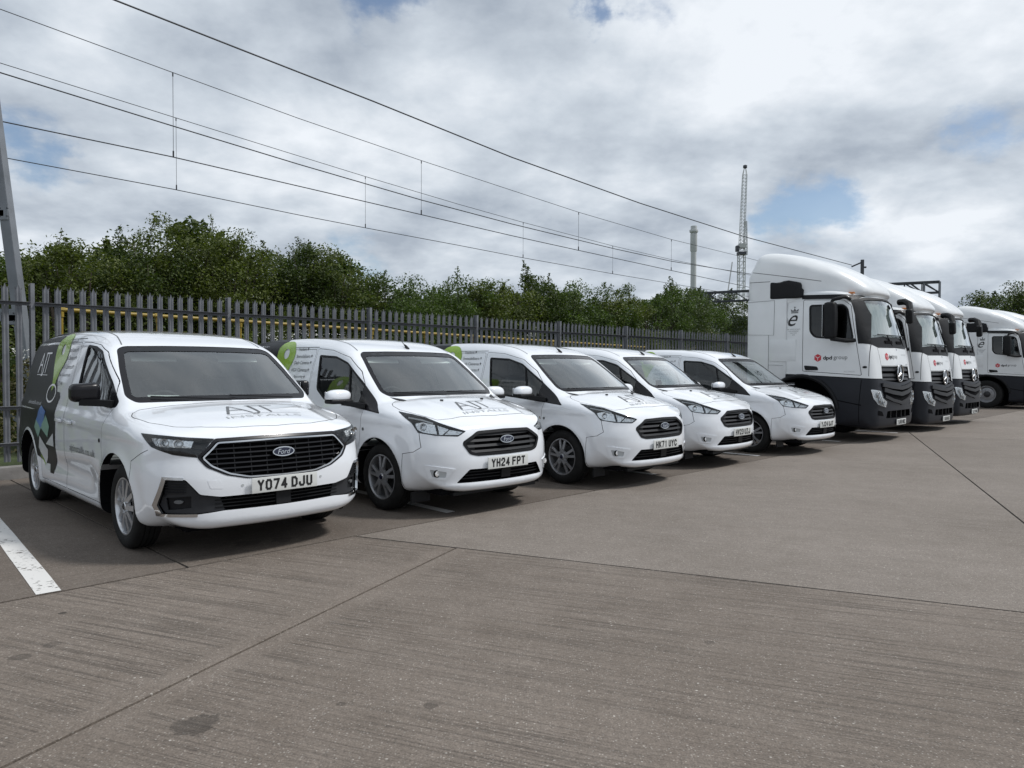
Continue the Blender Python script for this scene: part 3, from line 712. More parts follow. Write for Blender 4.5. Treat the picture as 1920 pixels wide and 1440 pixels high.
    parts = split_body(body, S, [('bonnet', t_bon), ('door', t_door(-1, DOOR)), ('door', t_door(1, DOOR)), ('sliding_door', t_door(-1, SDOOR)), ('sliding_door', t_door(1, SDOOR)), ('bumper', t_bump)], 'body', mt, root)
    body, bonnet, dR, dL, sR, sL, bump = parts
    # ---- glazing
    inner = offset_loop(WS, -.045)
    sheet('windscreen', S, 'front', offset_loop(WS, .004), 'windscreen_glass', root, -.006, .0, .06)
    sheet('windscreen_border', S, 'front', offset_loop(WS, .006), 'gloss_black', root, -.0025, .006, .05, holes=[inner])
    for s, dr in (('right', dR), ('left', dL)):
        xd = -.60 if not new else None
        sheet('window', S, s, offset_loop(SW, .002), 'window_glass', dr, -.012, 0, .08)
        sheet('window_frame', S, s, offset_loop(SW, .003), 'plastic_black', dr, -.004, .012, .06, holes=[offset_loop(SW, -.022)])
        if not new:
            sheet('quarter_panel', S, s, [(-.36,1.235),(-.31,1.20),(.02,.968),(-.28,.995),(-.40,1.005)], 'gloss_black', dr, -.001, .01, .05)
            sheet('window_divider', S, s, [(-.70,1.43),(-.675,1.415),(-.545,1.02),(-.575,1.022)], 'plastic_black', dr, -.001, .012, .05)
        else:
            sheet('quarter_panel', S, s, [(-.385,1.262),(-.33,1.225),(-.20,1.122),(-.19,1.09),(-.31,1.083),(-.36,1.086)], 'gloss_black', dr, -.001, .01, .05)
            sheet('window_divider', S, s, [(-.44,1.295),(-.415,1.28),(-.375,1.09),(-.40,1.088)], 'plastic_black', dr, -.001, .012, .05)
    # ---- cab interior
    mb = MB(); prof = [(.04,1.075),(-.12,1.115),(-.36,1.075),(-.50,.98),(-.52,.86),(-.42,.70),(-.2,.62),(.06,.62)]; n = len(prof)
    mb.add([(x, y, z) for sy in (-1, 1) for x, z in prof for y in (sy*(.62 if x > -.1 else .70),)], [tuple(range(n)), tuple(range(2*n-1, n-1, -1))] + [(i, i+n, (i+1) % n+n, (i+1) % n) for i in range(n)])
    fix_normals(mb.build('dashboard', 'cabin_dark', root))
    for y in (-.38, .38):
        st = rounded_box('seat', (-1.16, y, .98), (.16, .50, .62), .05, 'seat_cloth', root, Matrix.Rotation(R(-14), 3, 'Y'))
        rounded_box('headrest', (-1.26, y, 1.39), (.10, .26, .19), .04, 'seat_cloth', st, Matrix.Rotation(R(-10), 3, 'Y'))
        rounded_box('sun_visor', (-.735 if not new else -.765, y, 1.500), (.015, .44 if not new else .38, .12), .006, 'cabin_light', root, Matrix.Rotation(R(-42), 3, 'Y'))
    mb = MB(); rot = Matrix.Rotation(R(-62), 3, 'Y'); cw = Vector((-.60, -.38, 1.03))
    mb.tube([cw + rot @ Vector((.185*math.cos(a), .185*math.sin(a), 0)) for a in np.linspace(0, 2*math.pi, 33)], .014, 8, False)
    mb.tube([cw, cw + rot @ Vector((0, 0, -.16))], .035, 10)
    for a in (0, 2.1, 4.2): mb.bar(cw, cw + rot @ Vector((.18*math.cos(a), .18*math.sin(a), 0)), .05, .015)
    mb.build('steering_wheel', 'cabin_dark', root, True)
    rounded_box('rear_view_mirror', (-.70, 0, 1.50), (.02, .20, .06), .008, 'plastic_black', root)
    if new: meshobj('paper', *patch(S, 'front', [(-.62,1.172),(-.39,1.166),(-.39,1.205),(-.62,1.212)], -.04, .003, .05), 'paper', root)
    # ---- grille, badge, plate
    mb = MB(); mb.add(*patch(S, 'front', offset_loop(GR, .004), -.055, 0, .06)); mb.build('grille_back', 'cavity', root)
    gtop, gbot = (.862, .612) if new else (.775, .607)
    if new:
        sheet('grille_surround', S, 'front', offset_loop(GR, .004), 'gloss_black', root, .003, .03, .05, holes=[offset_loop(GR, -.016)])
        CH = rounded(sym([(0,.588),(.268,.594),(.41,.628),(.53,.690),(.585,.755),(.478,.862),(0,.871)]), .02)
        sheet('chrome_trim', S, 'front', CH, 'chrome', root, .007, .03, .05, holes=[offset_loop(CH, -.011)])
        IN = offset_loop(CH, -.013)
    else:
        sheet('grille_surround', S, 'front', offset_loop(GR, .006), 'plastic_black', root, .004, .03, .05, holes=[offset_loop(GR, -.022)])
        IN = offset_loop(GR, -.02)
    def span(poly, z):
        ys = [abs(p[0]+(q[0]-p[0])*(z-p[1])/(q[1]-p[1])) for p, q in zip(poly, poly[1:]+poly[:1]) if (p[1]-z)*(q[1]-z) < 0]
        return min(ys) if ys else 0
    zs = np.linspace(gbot+.022, gtop-.012, 7) if new else np.linspace(gbot+.010, gtop-.005, 4)
    for z in zs:
        yl = span(IN, z) + .004
        if yl < .1: continue
        meshobj('grille_slat', *hbar(S, z, -yl, yl, .010 if new else .022, .03, .016 if new else .010, tilt=.004 if new else .012), 'gloss_black' if new else 'plastic_grey', root, True)
    if new:
        for y in np.linspace(-.48, .48, 9):
            zt = [z for z in np.linspace(.60, .87, 60) if span(IN, z) > abs(y)]
            if not zt: continue
            H, _ = project(S, 'front', [(y, min(zt)), (y, max(zt))]); a, b = H[0]-np.array([.03,0,0]), H[1]-np.array([.03,0,0]); mb = MB(); mb.bar(a, b, .006, .02, up=(1,0,0)); mb.build('grille_bar', 'plastic_black', root)
    else:
        for sg in (-1, 1):
            P = [(.375,.59),(.42,.595),(.475,.675),(.47,.705),(.375,.765)]; P = [(sg*a, b) for a, b in P]
            sheet('grille_blank', S, 'front', P, 'plastic_black', root, -.022, .01, .05)
    bz = .766 if new else .716
    for nm, rx, rz, mm, of in (('badge', .088, .037, 'chrome', .016),):
        bd = sheet(nm, S, 'front', ellipse((0, bz), rx, rz), mm, root, of, .02, .05)
        sheet('badge_face', S, 'front', ellipse((0, bz), rx-.009, rz-.008), 'badge_blue', bd, of+.003, 0, .05)
        meshobj('badge_lettering', *text_on(S, 'front', 'Ford', (0, bz), .105, .038, of+.0055, bold=.0, shear=.35), 'chrome', bd)
    plate = rounded_box('number_plate', (pl_x+.004, 0, pl_z), (.008, .5356, .1144), .002, 'plate_white', root)
    # ---- lower intake
    sheet('intake_back', S, 'front', offset_loop(LOW, .004), 'cavity', root, -.06, 0, .06)
    lz = (.392, .417, .442) if new else (.365, .395, .425)
    for z in lz:
        yl = span(LOW, z) - (.26 if new else .01); yl = min(yl, .50 if new else 9)
        meshobj('intake_slat', *hbar(S, z, -yl, yl, .008, .025, .022), 'plastic_black', root)
    sheet('intake_centre', S, 'front', [(-.06, .345 if not new else .372), (.06, .345 if not new else .372), (.06, .445 if not new else .466), (-.06, .445 if not new else .466)], 'plastic_black', root, -.012, .02, .05)
    for sg in (-1, 1):
        mf = (lambda P: [(sg*a, b) for a, b in P])
        if new:
            sheet('intake_cheek', S, 'front', mf([(.44,.372),(.63,.357),(.805,.362),(.828,.42),(.795,.603),(.695,.598),(.607,.488),(.47,.463)]), 'plastic_grey', root, -.028, .012, .03, holes=[mf([(.66,.40),(.79,.385),(.80,.47),(.66,.48)])])
            sheet('fog_recess', S, 'front', mf([(.66,.40),(.79,.385),(.80,.47),(.66,.48)]), 'plastic_black', root, -.05, 0, .05)
            for z in np.linspace(.51, .59, 5):
                meshobj('cheek_slat', *hbar(S, z, sg*(.66-.08*(z-.51)/.08*0+.02), sg*.79, .007, .02, .020, 7), 'plastic_black', root)
            fl = sheet('fog_lamp', S, 'front', mf(ellipse((.735,.440), .026, .013, 16)), 'ink_grey', root, -.03, .02, .05)
            sheet('chrome_strip', S, 'front', mf(rounded(stroke([(.70,.611),(.800,.617),(.839,.42),(.814,.351),(.62,.347)], .020), .004)), 'chrome', root, .006, .02, .03)
            sheet('parking_sensor', S, 'front', ellipse((sg*.32, .541), .010, .010, 14), 'ink_pale', root, .003, .004, .05)
        else:
            FG = mf(rounded([(.80,.505),(.575,.464),(.605,.441),(.64,.36),(.765,.372)], .012))
            sheet('fog_surround', S, 'front', FG, 'paint_white', root, .008, .02, .03, holes=[mf(rounded([(.765,.462),(.648,.438),(.655,.385),(.745,.392)], .01))])
            sheet('fog_recess', S, 'front', mf(rounded([(.765,.462),(.648,.438),(.655,.385),(.745,.392)], .01)), 'ink_pale', root, .002, 0, .05)
            fl = MB(); H, nn = project(S, 'front', [(sg*.722, .424)]); c = Vector(H[0]) ; fl.lathe([(.0,.016),(.018,.018),(.027,.016),(.030,.004)], 20, c=c, axis='x'); f0 = fl.build('fog_lamp', 'lamp_reflector', root, True)
            rg = MB(); rg.lathe([(.027,.018),(.034,.016),(.035,.0)], 20, c=c, axis='x'); rg.build('fog_bezel', 'plastic_black', f0, True)
    if new: sheet('tow_cover', S, 'front', rounded([(-.455,.525),(-.54,.535),(-.56,.595),(-.475,.59)], .008), 'paint_white', root, .0015, .004, .04)
    # ---- headlights
    for s in (-1, 1):
        fr = oblique(45, s); P = HLU[s]; Pr = rounded(P, .015)
        hl = sheet('headlight', S, fr, offset_loop(Pr, .002), 'lens_glass', root, .001, .0, .05)
        sheet('lamp_border', S, fr, offset_loop(Pr, .003), 'gloss_black', hl, -.004, .03, .04, holes=[offset_loop(Pr, -.010)])
        sheet('lamp_back', S, fr, offset_loop(Pr, .002), 'plastic_grey', hl, -.075, 0, .05)
        def q(x, y, z): U0 = fr[0]; return (x*U0[0] - s*y*U0[1], z)
        if new:
            sheet('reflector', S, fr, rounded([q(.54,-.845,.908),q(.66,-.755,.903),q(.765,-.61,.888),q(.765,-.625,.828),q(.69,-.745,.815),q(.60,-.835,.845)], .01), 'lamp_reflector', hl, -.020, .02, .02)
            sheet('lamp_trim', S, fr, rounded([q(.62,-.80,.838),q(.76,-.64,.828),q(.80,-.56,.80),q(.78,-.64,.775),q(.68,-.755,.79)], .01), 'plastic_grey', hl, -.018, .01, .03)
            for (x, y, z) in ((.648,-.78,.872), (.715,-.70,.866)):
                H, nn = project(S, fr, [q(x, y, z)]); c = Vector(H[0]) - Vector(nn[0])*.014; b = MB(); b.lathe([(.0,-.012),(.016,-.006),(.028,.010),(.030,.016),(.027,.016)], 20, c=(0,0,0), axis='z'); o = b.build('lamp_bowl', 'chrome', hl, True); o.location = c; o.rotation_euler = Vector((1, s*.35, .0)).to_track_quat('Z', 'Y').to_euler()
        else:
            sheet('reflector', S, fr, rounded([q(.49,-.81,.89),q(.54,-.755,.908),q(.66,-.668,.878),q(.735,-.585,.838),q(.715,-.655,.782),q(.585,-.79,.806),q(.52,-.815,.832)], .012), 'lamp_reflector', hl, -.018, .02, .02)
            sheet('indicator_strip', S, fr, rounded([q(.74,-.58,.832),q(.80,-.47,.808),q(.795,-.52,.782),q(.73,-.64,.785)], .006), 'lamp_reflector', hl, -.012, .01, .02)
            sheet('lamp_divider', S, fr, [q(.655,-.70,.880),q(.668,-.68,.876),q(.70,-.68,.790),q(.688,-.695,.788)], 'plastic_grey', hl, -.008, .01, .03)
            for (x, y, z, r_) in ((.565,-.775,.858,.034),):
                H, nn = project(S, fr, [q(x, y, z)]); c = Vector(H[0]) - Vector(nn[0])*.012; b = MB(); b.lathe([(.0,-.014),(.018,-.008),(.030,.010),(r_,.018),(r_-.004,.018)], 22, axis='z'); o = b.build('lamp_bowl', 'chrome', hl, True); o.location = c; o.rotation_euler = Vector((1, s*.35, .0)).to_track_quat('Z', 'Y').to_euler()
            sheet('running_light', S, fr, stroke([q(.40,-.82,.945), q(.52,-.74,.925), q(.62,-.69,.895)], .010), 'lamp_white', hl, -.012, .008, .03)
    # ---- mirrors
    for s, dr in ((-1, dR), (1, dL)):
        if new:
            if s > 0:                                       # this one is folded in against the door
                a = rounded_box('door_mirror', (-.50, .915, 1.20), (.20, .09, .16), .03, 'gloss_black', dr); mb = MB(); mb.bar((-.36, .85, 1.115), (-.46, .92, 1.125), .08, .05); mb.build('mirror_arm', 'plastic_black', a)
                rounded_box('mirror_glass', (-.50, .868, 1.20), (.16, .006, .12), .002, 'chrome', a); continue
            a = rounded_box('door_mirror', (-.44, s*1.01, 1.20), (.13, .215, .165), .04, 'gloss_black', dr, warp=lambda v: (v.x, v.y, v.z*(1-.15*(v.y*s+1)/2)))
            mb = MB(); mb.bar((-.27, s*.84, 1.115), (-.43, s*1.03, 1.125), .10, .05); mb.build('mirror_arm', 'plastic_black', a)
            rounded_box('mirror_glass', (-.505, s*1.01, 1.20), (.008, .17, .12), .003, 'chrome', a)
        else:
            a = dome('door_mirror', (-.455, s*1.07, 1.118), (.15, .275, .135), 'paint_white', dr, side=s)
            rounded_box('mirror_base', (-.45, s*1.06, 1.064), (.15, .25, .045), .018, 'plastic_black', a)
            mb = MB(); mb.bar((-.27, s*.86, 1.02), (-.43, s*1.03, 1.05), .11, .045); mb.build('mirror_arm', 'plastic_black', a)
            rounded_box('mirror_glass', (-.532, s*1.07, 1.112), (.008, .21, .095), .003, 'chrome', a)
    # ---- handles, markers, wipers, aerial, tail lamps
    hz = .915 if new else .90
    for s, d1, d2 in ((-1, dR, sR), (1, dL, sL)):
        for hx, dr in ((-1.27, d1), (-1.60, d2)):
            y = s*float(S.w(np.array([hx]), np.array([hz]))[0])
            rounded_box('handle', (hx, y+s*.022, hz), (.19, .022, .032), .010, 'paint_white', dr, warp=lambda v: (v.x, v.y + s*-.6*(v.x*v.x), v.z))
            meshobj('handle_recess', *patch(S, 'right' if s < 0 else 'left', ellipse((hx, hz), .06, .028, 16), .0015, 0, .03), 'ink_pale', dr)
        mx, mz = (-.40, .815) if new else (-.252, .79)
        sheet('side_marker', S, 'right' if s < 0 else 'left', ellipse((mx, mz), .014, .016, 14), 'plastic_black' if new else 'ink_grey', root, .006, .008, .03)
        sheet('tail_lamp', S, 'rear', [(s*.72, .95), (s*.84, .95), (s*.80, 1.35), (s*.70, 1.35)], 'tail_red', root, .01, .02, .05)
        rl = sheet('door_rail', S, 'right' if s < 0 else 'left', [(-2.32, 1.145 if new else 1.06), (-3.25, 1.13 if new else 1.045), (-3.25, 1.118 if new else 1.033), (-2.32, 1.133 if new else 1.048)], 'plastic_black', root, .002, .004, .05)
        sheet('roof_gutter', S, 'right' if s < 0 else 'left', stroke([(-1.43, 1.668), (-2.4, 1.672), (-3.2, 1.655)] if new else [(-1.43,1.635),(-2.4,1.64),(-3.2,1.625)], .006), 'plastic_grey', root, .0015, 0, .05)
        V, F = patch(S, 'top', stroke([(-.80,s*.625),(-1.05,s*.59),(-1.5,s*.575),(-3.2,s*.57)], .010), .0015, 0, .05); meshobj('roof_seam', V, F, 'ink_grey', root)
    for y0, y1 in ((-.62, -.02), (-.02, .58)):
        H, nn = project(S, 'front', np.stack([np.linspace(y0, y1, 7), np.full(7, 1.13 if new else 1.115) + np.linspace(.03, -.002, 7)], 1)); mb = MB()
        P = H + nn*.014; mb.tube([Vector(p) for p in P], [.006]*7, 5); mb.build('wiper', 'plastic_black', root)
    if not new:
        mb = MB(); mb.tube([(-.79, .03, 1.615), (-.83, .03, 1.655), (-.86, .03, 1.672)], [.024, .014, .007], 8); mb.tube([(-.86, .03, 1.672), (-1.02, .03, 1.80)], [.004, .0025], 6); mb.build('roof_aerial', 'plastic_black', root, True)
        for y in (-.29, .25): 
            H, nn = project(S, 'top', [(.24, y)]); rounded_box('washer_jet', tuple(H[0]+nn[0]*.006), (.03, .026, .014), .004, 'plastic_black', bonnet)
    # ---- exhaust and floor under the body
    mb = MB(); mb.box((-1.3, 0, .24), (4.0, 1.3, .06)); mb.box((0, 0, .30), (.12, 1.36, .10)); mb.box((S.ax[1], 0, .30), (.12, 1.36, .10)); mb.build('underbody', 'cavity', root)
    if not new:
        mb = MB(); mb.box((.55, 0, .215), (.40, 1.1, .03)); mb.build('undertray', 'plastic_black', root)
        for s in (-1, 1):
            mb = MB(); mb.box((.46, s*.72, .18), (.02, .22, .10)); mb.build('air_dam', 'plastic_black', root)
    for a in S.ax:
        for s in (-1, 1): make_wheel('silver' if new else 'grey', root, a, s)
    # ---- vinyl graphics
    BF = ((0,1,0), (-1,0,0), (0,0,1))
    if new: ajt(S, BF, (-.01, -.372), .47, .235, 'ink_grey', bonnet, .017, sub='INSTALLS')
    else: ajt(S, BF, (-.055, -.445), .45, .215, 'ink_grey', bonnet, .0165, sub='INSTALLS')
    arch = [( S.ax[1] + (ar+.03)*math.cos(t), .345 + (ar+.03)*math.sin(t)) for t in np.linspace(.05, math.pi-.05, 18)]
    for s in ('right', 'left'):
        FS = FR[s] if s == 'right' else ((-1,0,0), (0,0,1), (0,1,0)); k = 1 if s == 'right' else -1
        X = lambda P: [(k*a, b) for a, b in P]
        top = 1.725
        if new:
            blk = [(-2.26,1.715),(-2.16,1.60),(-2.05,1.40),(-1.975,1.256),(-1.90,1.17),(-1.80,1.15),(-1.785,1.02),(-1.771,.82),(-1.781,.591),(-1.818,.512),(-1.93,.38),(-2.05,.38),(-2.07,.46),(-2.21,.46)] + [p for p in arch if p[1] > .47] + [(-3.30,.42),(-3.50,.42),(-3.52,1.2),(-3.42,1.56),(-3.28,1.68)]
            pin = smooth_loop([(-2.09,1.165),(-2.15,1.30),(-2.235,1.45),(-2.275,1.60),(-2.20,1.70),(-2.06,1.725),(-1.90,1.69),(-1.825,1.60),(-1.835,1.47),(-1.96,1.35)], 3).tolist(); hole = ellipse((-2.03,1.57), .06, .055)
        else:
            blk = [(-2.28,top-.01),(-2.22,1.40),(-2.15,1.10),(-2.05,.90),(-2.05,.60),(-2.2,.42)] + [p for p in arch if p[1] > .42] + [(-3.20,.40),(-3.42,.42),(-3.46,1.2),(-3.40,1.60),(-3.30,top-.01)]
            pin = smooth_loop([(-2.17,1.10),(-2.27,1.32),(-2.375,1.48),(-2.40,1.60),(-2.34,1.69),(-2.20,1.715),(-2.05,1.69),(-1.955,1.60),(-1.955,1.50),(-2.05,1.34)], 3).tolist(); hole = ellipse((-2.165,1.565), .066, .062)
        sheet('vinyl_wrap', S, FS, X(blk), 'wrap_black', root, .003, 0, .06)
        sheet('vinyl_pin', S, FS, X(pin), 'wrap_green', root, .005, 0, .05, holes=[X(hole)])
        ln = stroke(pin, .012, True); h_ = len(ln)//2
        dx = 0 if new else -.02
        for tx, x0, x1, z in (('Trackers', -1.90, -1.70, 1.617), ('Immobilisers', -1.90, -1.575, 1.534), ('Dash Cameras', -1.92, -1.565, 1.460), ('HGV Cameras', -1.95, -1.585, 1.376), ('Van Security', -1.975, -1.645, 1.295), ('CCTV', -1.96, -1.84, 1.215)):
            z += .030 if new else 0
            meshobj('vinyl_lettering', *text_on(S, FS, tx, (k*(x0+x1)/2, z), x1-x0, .040, .0045), 'ink_grey', root)
            meshobj('vinyl_marker', *patch(S, FS, X(pin_icon((x1+.032, z), .020)), .0045, 0, .05), 'ink_grey', root)
        if not new or s == 'left':
            meshobj('vinyl_ring', *patch(S, FS, X(ellipse((-2.10, 1.13), .165, .10)), .006, 0, .06, holes=[X(ellipse((-2.10, 1.13), .145, .082))]), 'ink_white', root)
            meshobj('vinyl_tab', *patch(S, FS, X([(-1.90,1.18),(-1.79,1.19),(-1.75,1.13),(-1.80,1.06),(-1.88,1.07)]), .0045, 0, .06), 'ink_black', root)
        else:
            meshobj('vinyl_ring', *patch(S, FS, X(ellipse((-2.08, 1.146), .165, .092)), .006, 0, .06, holes=[X(ellipse((-2.08, 1.146), .143, .074))]), 'ink_white', root)
            meshobj('vinyl_tab', *patch(S, FS, X([(-1.93,1.165),(-1.80,1.165),(-1.752,1.12),(-1.79,1.055),(-1.88,1.06)]), .0055, 0, .06), 'ink_black', root)
            for P, mm in (([(-2.324,1.021),(-2.108,.972),(-2.30,.79),(-2.50,.87)], 'wrap_blue'), ([(-2.50,.875),(-2.30,.795),(-2.41,.70),(-2.56,.79)], 'wrap_teal'),
                          ([(-2.111,.941),(-1.975,.831),(-2.041,.725),(-2.309,.805)], 'wrap_teal'), ([(-1.832,.778),(-1.818,.651),(-2.107,.655)], 'wrap_skin'),
                          ([(-2.355,.72),(-2.056,.605),(-2.205,.449),(-2.385,.60)], 'wrap_skin'), ([(-2.345,.545),(-2.225,.460),(-2.205,.435),(-2.335,.515)], 'wrap_green')):
                meshobj('vinyl_shape', *patch(S, FS, X(P), .006, 0, .06), mm, root)
            ajt(S, FS, (-2.62, 1.44), .40, .20, 'ink_white', root, .022, off=.006, under=1.05)
            meshobj('vinyl_lettering', *text_on(S, FS, 'ajtinstalls.co.uk', (-2.62, 1.035), .56, .05, .006), 'ink_pale', root)
            meshobj('vinyl_lettering', *text_on(S, FS, 'ajtinstalls.co.uk', (-.895, .685), .75, .080, .0045), 'ink_grey', root)
    top = sheet('roof_wrap', S, 'top', [(-2.30,-.67),(-2.30,.67),(-3.38,.64),(-3.38,-.64)], 'wrap_black', root, .0045, 0, .08)
    return root, plate, (pl_x, pl_z)

van_new, plate_new, pn = build_van(True)
van_old, plate_old, po = build_van(False)
def find(root, name): return [c for c in root.children if c.name.split('.')[0] == name][0]
def letter_plate(plate, s, at):
    return plate_text(s, at[1], at[0]+.0095).build('plate_lettering', 'ink_black', plate)
VANS = [((-2.39, 6.236), -45.3, 'YO74 DJU', 'large-grilled white van with black mirrors, nearest the camera at the left end of the row'),
        ((-.67, 7.783), -46.2, 'YH24 FPT', 'white van second from the left, its number plate reading YH24 FPT'),
        ((1.211, 9.467), -44.6, 'HK71 UYC', 'white van in the middle of the five, its number plate reading HK71 UYC'),
        ((2.667, 11.182), -43.2, 'HV23 UZJ', 'white van fourth from the left, its number plate reading HV23 UZJ'),
        ((4.592, 12.763), -46.6, 'YJ24 UJT', 'white van parked right beside the first lorry, number plate YJ24 UJT')]
for i, ((x, y), a, reg, lab) in enumerate(VANS):
    v = van_new if i == 0 else (van_old if i == 1 else copy_tree(van_old))
    v.location = (x, y, 0); v.rotation_euler = (0, 0, R(a))
    for w in v.children:
        if w.name.startswith('wheel') and abs(w.location.x) < .01: w.rotation_euler.z = (math.pi if w.location.y > 0 else 0) + R((0, 1.5, -3, 2, 4)[i])
    tag(v, lab, 'van', 'white vans parked in a row')
for i, v in enumerate([o for o in C.objects if o.name.startswith('panel_van') and o.type == 'EMPTY']):
    letter_plate(find(v, 'number_plate'), VANS[i][2], pn if i == 0 else po)
# ---------------------------------------------------------------- lorries (tractor units)
def truck_wheel(parent, x, side, inset=0.):
    w = MB(); w.lathe([(.0,-.12),(.06,-.12),(.10,-.10),(.11,-.02),(.11,.1)], 20); hub = w.build('wheel', 'dark_metal', parent, True); hub.location = (x, side*(1.06-inset), .50)
    if side > 0: hub.rotation_euler = (0, 0, math.pi)
    t = MB(); t.lathe([(.30,-.14),(.33,-.155),(.40,-.16),(.46,-.15),(.49,-.135),(.50,-.10),(.50,-.05),(.488,-.048),(.488,-.03),(.50,-.028),(.50,.028),(.488,.03),(.488,.048),(.50,.05),(.50,.10),(.49,.135),(.44,.15),(.33,.15),(.30,.14)], 48, close=True); fix_normals(t.build('tyre', 'rubber', hub, True, 30))
    r = MB(); r.lathe([(.305,-.135),(.30,-.15),(.285,-.15),(.275,-.11),(.23,-.03),(.20,-.035),(.11,-.04)], 40)
    for k in range(10):
        a = 2*math.pi*k/10; r.lathe([(.0,-.066),(.016,-.066),(.016,-.03)], 6, c=(.165*math.cos(a), 0, .165*math.sin(a)))
    fix_normals(r.build('rim', 'alloy_grey', hub, True, 35)); return hub
def hexa(c, r): return [(c[0]+r*math.cos(R(90+60*k)), c[1]+r*math.sin(R(90+60*k))) for k in range(6)]
def parcel_logo(f, fr, c, r, k, parent, tw):
    X = lambda P: [(k*a, b) for a, b in P]
    lg = meshobj('vinyl_logo', *patch(f, fr, X(hexa(c, r)), .005, 0, .05), 'logo_red', parent)
    mb = MB()
    for a in (90, 210, 330): mb.add(*patch(f, fr, X(stroke([(c[0], c[1]-.02*r), (c[0]-.72*r*math.cos(R(a)), c[1]-.72*r*math.sin(R(a)))], r*.13)), .007, 0, .05))
    mb.build('logo_mark', 'ink_white', lg)
    x0 = c[0] + r*1.35
    meshobj('vinyl_lettering', *text_on(f, fr, 'dpd', (k*(x0+tw*.19), c[1]-.01), tw*.38, r*1.25, .005, bold=.03), 'ink_black', parent)
    meshobj('vinyl_lettering', *text_on(f, fr, 'group', (k*(x0+tw*.72), c[1]-.015), tw*.56, r*1.05, .005, bold=-.004), 'ink_grey', parent)
def build_truck():
    S = Cab(); D = Deflector(); root = empty('lorry')
    pts, F = surface_nets(S, (-1.95, -1.35, .18), (.2, 1.35, 3.12), .04); body = meshobj('cab', pts, F, 'paint_truck')
    cav = lambda P: np.maximum.reduce([S(P)+.06, -(P[:, 0]+1.7), 1.45-P[:, 2]])
    cp, cf = surface_nets(cav, (-1.8, -1.3, 1.35), (.1, 1.3, 3.0), .06); boolean(body, cp, cf)
    WS = rounded(sym([(0,2.02),(.6,2.015),(1.02,1.98),(1.06,2.03),(1.065,2.45),(1.03,2.70),(.7,2.755),(0,2.78)]), .04)
    SW = rounded([(-1.31,2.66),(-.66,2.64),(-.58,2.56),(-.46,1.97),(-.75,1.975),(-1.2,2.03),(-1.29,2.14)], .06)
    DOOR = rounded([(-1.42,1.36),(-1.44,2.775),(-.66,2.73),(-.53,2.62),(-.30,1.285)], .03)
    FLAP = rounded(sym([(0,1.465),(.775,1.465),(.81,1.812),(0,1.825)]), .02)
    boolean(body, *prism('front', WS, -.9, .5))
    m = MB(); [m.add(*prism(s, SW, .9, 1.5)) for s in ('right', 'left')]; boolean(body, m.V, m.F)
    m = MB(); [m.add(*prism(s, ellipse((-1.45, .53), .69, .69, 44), .70, 1.5)) for s in ('right', 'left')]; boolean(body, m.V, m.F)
    m = MB(); [m.add(*ring_prism(s, DOOR, .010, .95, 1.5)) for s in ('right', 'left')]; boolean(body, m.V, m.F)
    boolean(body, *ring_prism('front', FLAP, .010, -.25, .5))
    boolean(body, *prism('right', [(-2.1,1.318),(.4,1.203),(.4,1.190),(-2.1,1.305)], -2, 2))
    zl = lambda x: 1.255 - .046*(x+.85)
    GR = rounded(sym([(0,1.135),(.40,1.16),(.79,1.195),(.775,1.455),(0,1.455)]), .02)
    MOUTH = rounded(sym([(0,.455),(.70,.465),(.655,.60),(0,.605)]), .02)
    m = MB(); m.add(*prism('front', GR, -.16, .5)); m.add(*prism('front', MOUTH, -.20, .5)); boolean(body, m.V, m.F)
    tl = lambda c, n: c[:, 2] < zl(c[:, 0])
    td = lambda sg: (lambda c, n: inside(DOOR, c[:, [0, 2]]) & (n[:, 1]*sg > .3) & (c[:, 2] > zl(c[:, 0])))
    tf = lambda c, n: inside(FLAP, c[:, 1:]) & (n[:, 0] > .5)
    def mt(c, n, o):
        if not o: return 'cabin' if c[2] > 1.4 else 'cavity'
        return 'paint_navy' if c[2] < zl(c[0]) else 'paint_truck'
    cab, low, dR, dL, flap = split_body(body, S, [('lower_panel', tl), ('door', td(-1)), ('door', td(1)), ('front_flap', tf)], 'cab', mt, root, tol=.008)
    pts, F = surface_nets(D, (-2.75, -1.35, 2.6), (.0, 1.35, 4.0), .05); df = meshobj('roof_deflector', pts, F, 'paint_truck', root, True, 60)
    for s in ('right', 'left'):
        for pl in ([(-2.57,3.42),(-1.8,3.27),(-1.15,3.14)], [(-2.57,3.20),(-2.12,3.19)]): sheet('deflector_joint', D, s, stroke(pl, .010), 'plastic_grey', df, .002, 0, .06)
    # ---- glazing and its black surround
    sheet('windscreen', S, 'front', offset_loop(WS, .004), 'windscreen_glass', root, -.012, 0, .10)
    B1 = sym([(0,1.828),(.82,1.822),(1.0,1.87),(1.14,1.885),(1.125,2.3),(1.09,2.72),(.7,2.79),(0,2.81)])
    sheet('windscreen_surround', S, 'front', B1, 'plastic_black', root, .004, .012, .06, holes=[offset_loop(WS, -.012)])
    for sg, s, dr in ((-1, 'right', dR), (1, 'left', dL)):
        FS = FR[s] if s == 'right' else ((-1,0,0), (0,0,1), (0,1,0)); k = 1 if s == 'right' else -1; X = lambda P: [(k*a, b) for a, b in P]
        sheet('pillar_trim', S, s, [(-.375,1.885),(-.20,1.885),(-.30,2.45),(-.42,2.72),(-.60,2.735),(-.495,2.64)], 'plastic_black', root, .005, .012, .05)
        sheet('roof_trim', S, s, [(-.50,2.735),(-.45,2.83),(-1.47,2.875),(-1.47,2.79),(-.62,2.75)], 'plastic_black', root, .006, .012, .05)
        wn = sheet('window', S, s, offset_loop(SW, .003), 'cab_window_glass', dr, -.012, 0, .12)
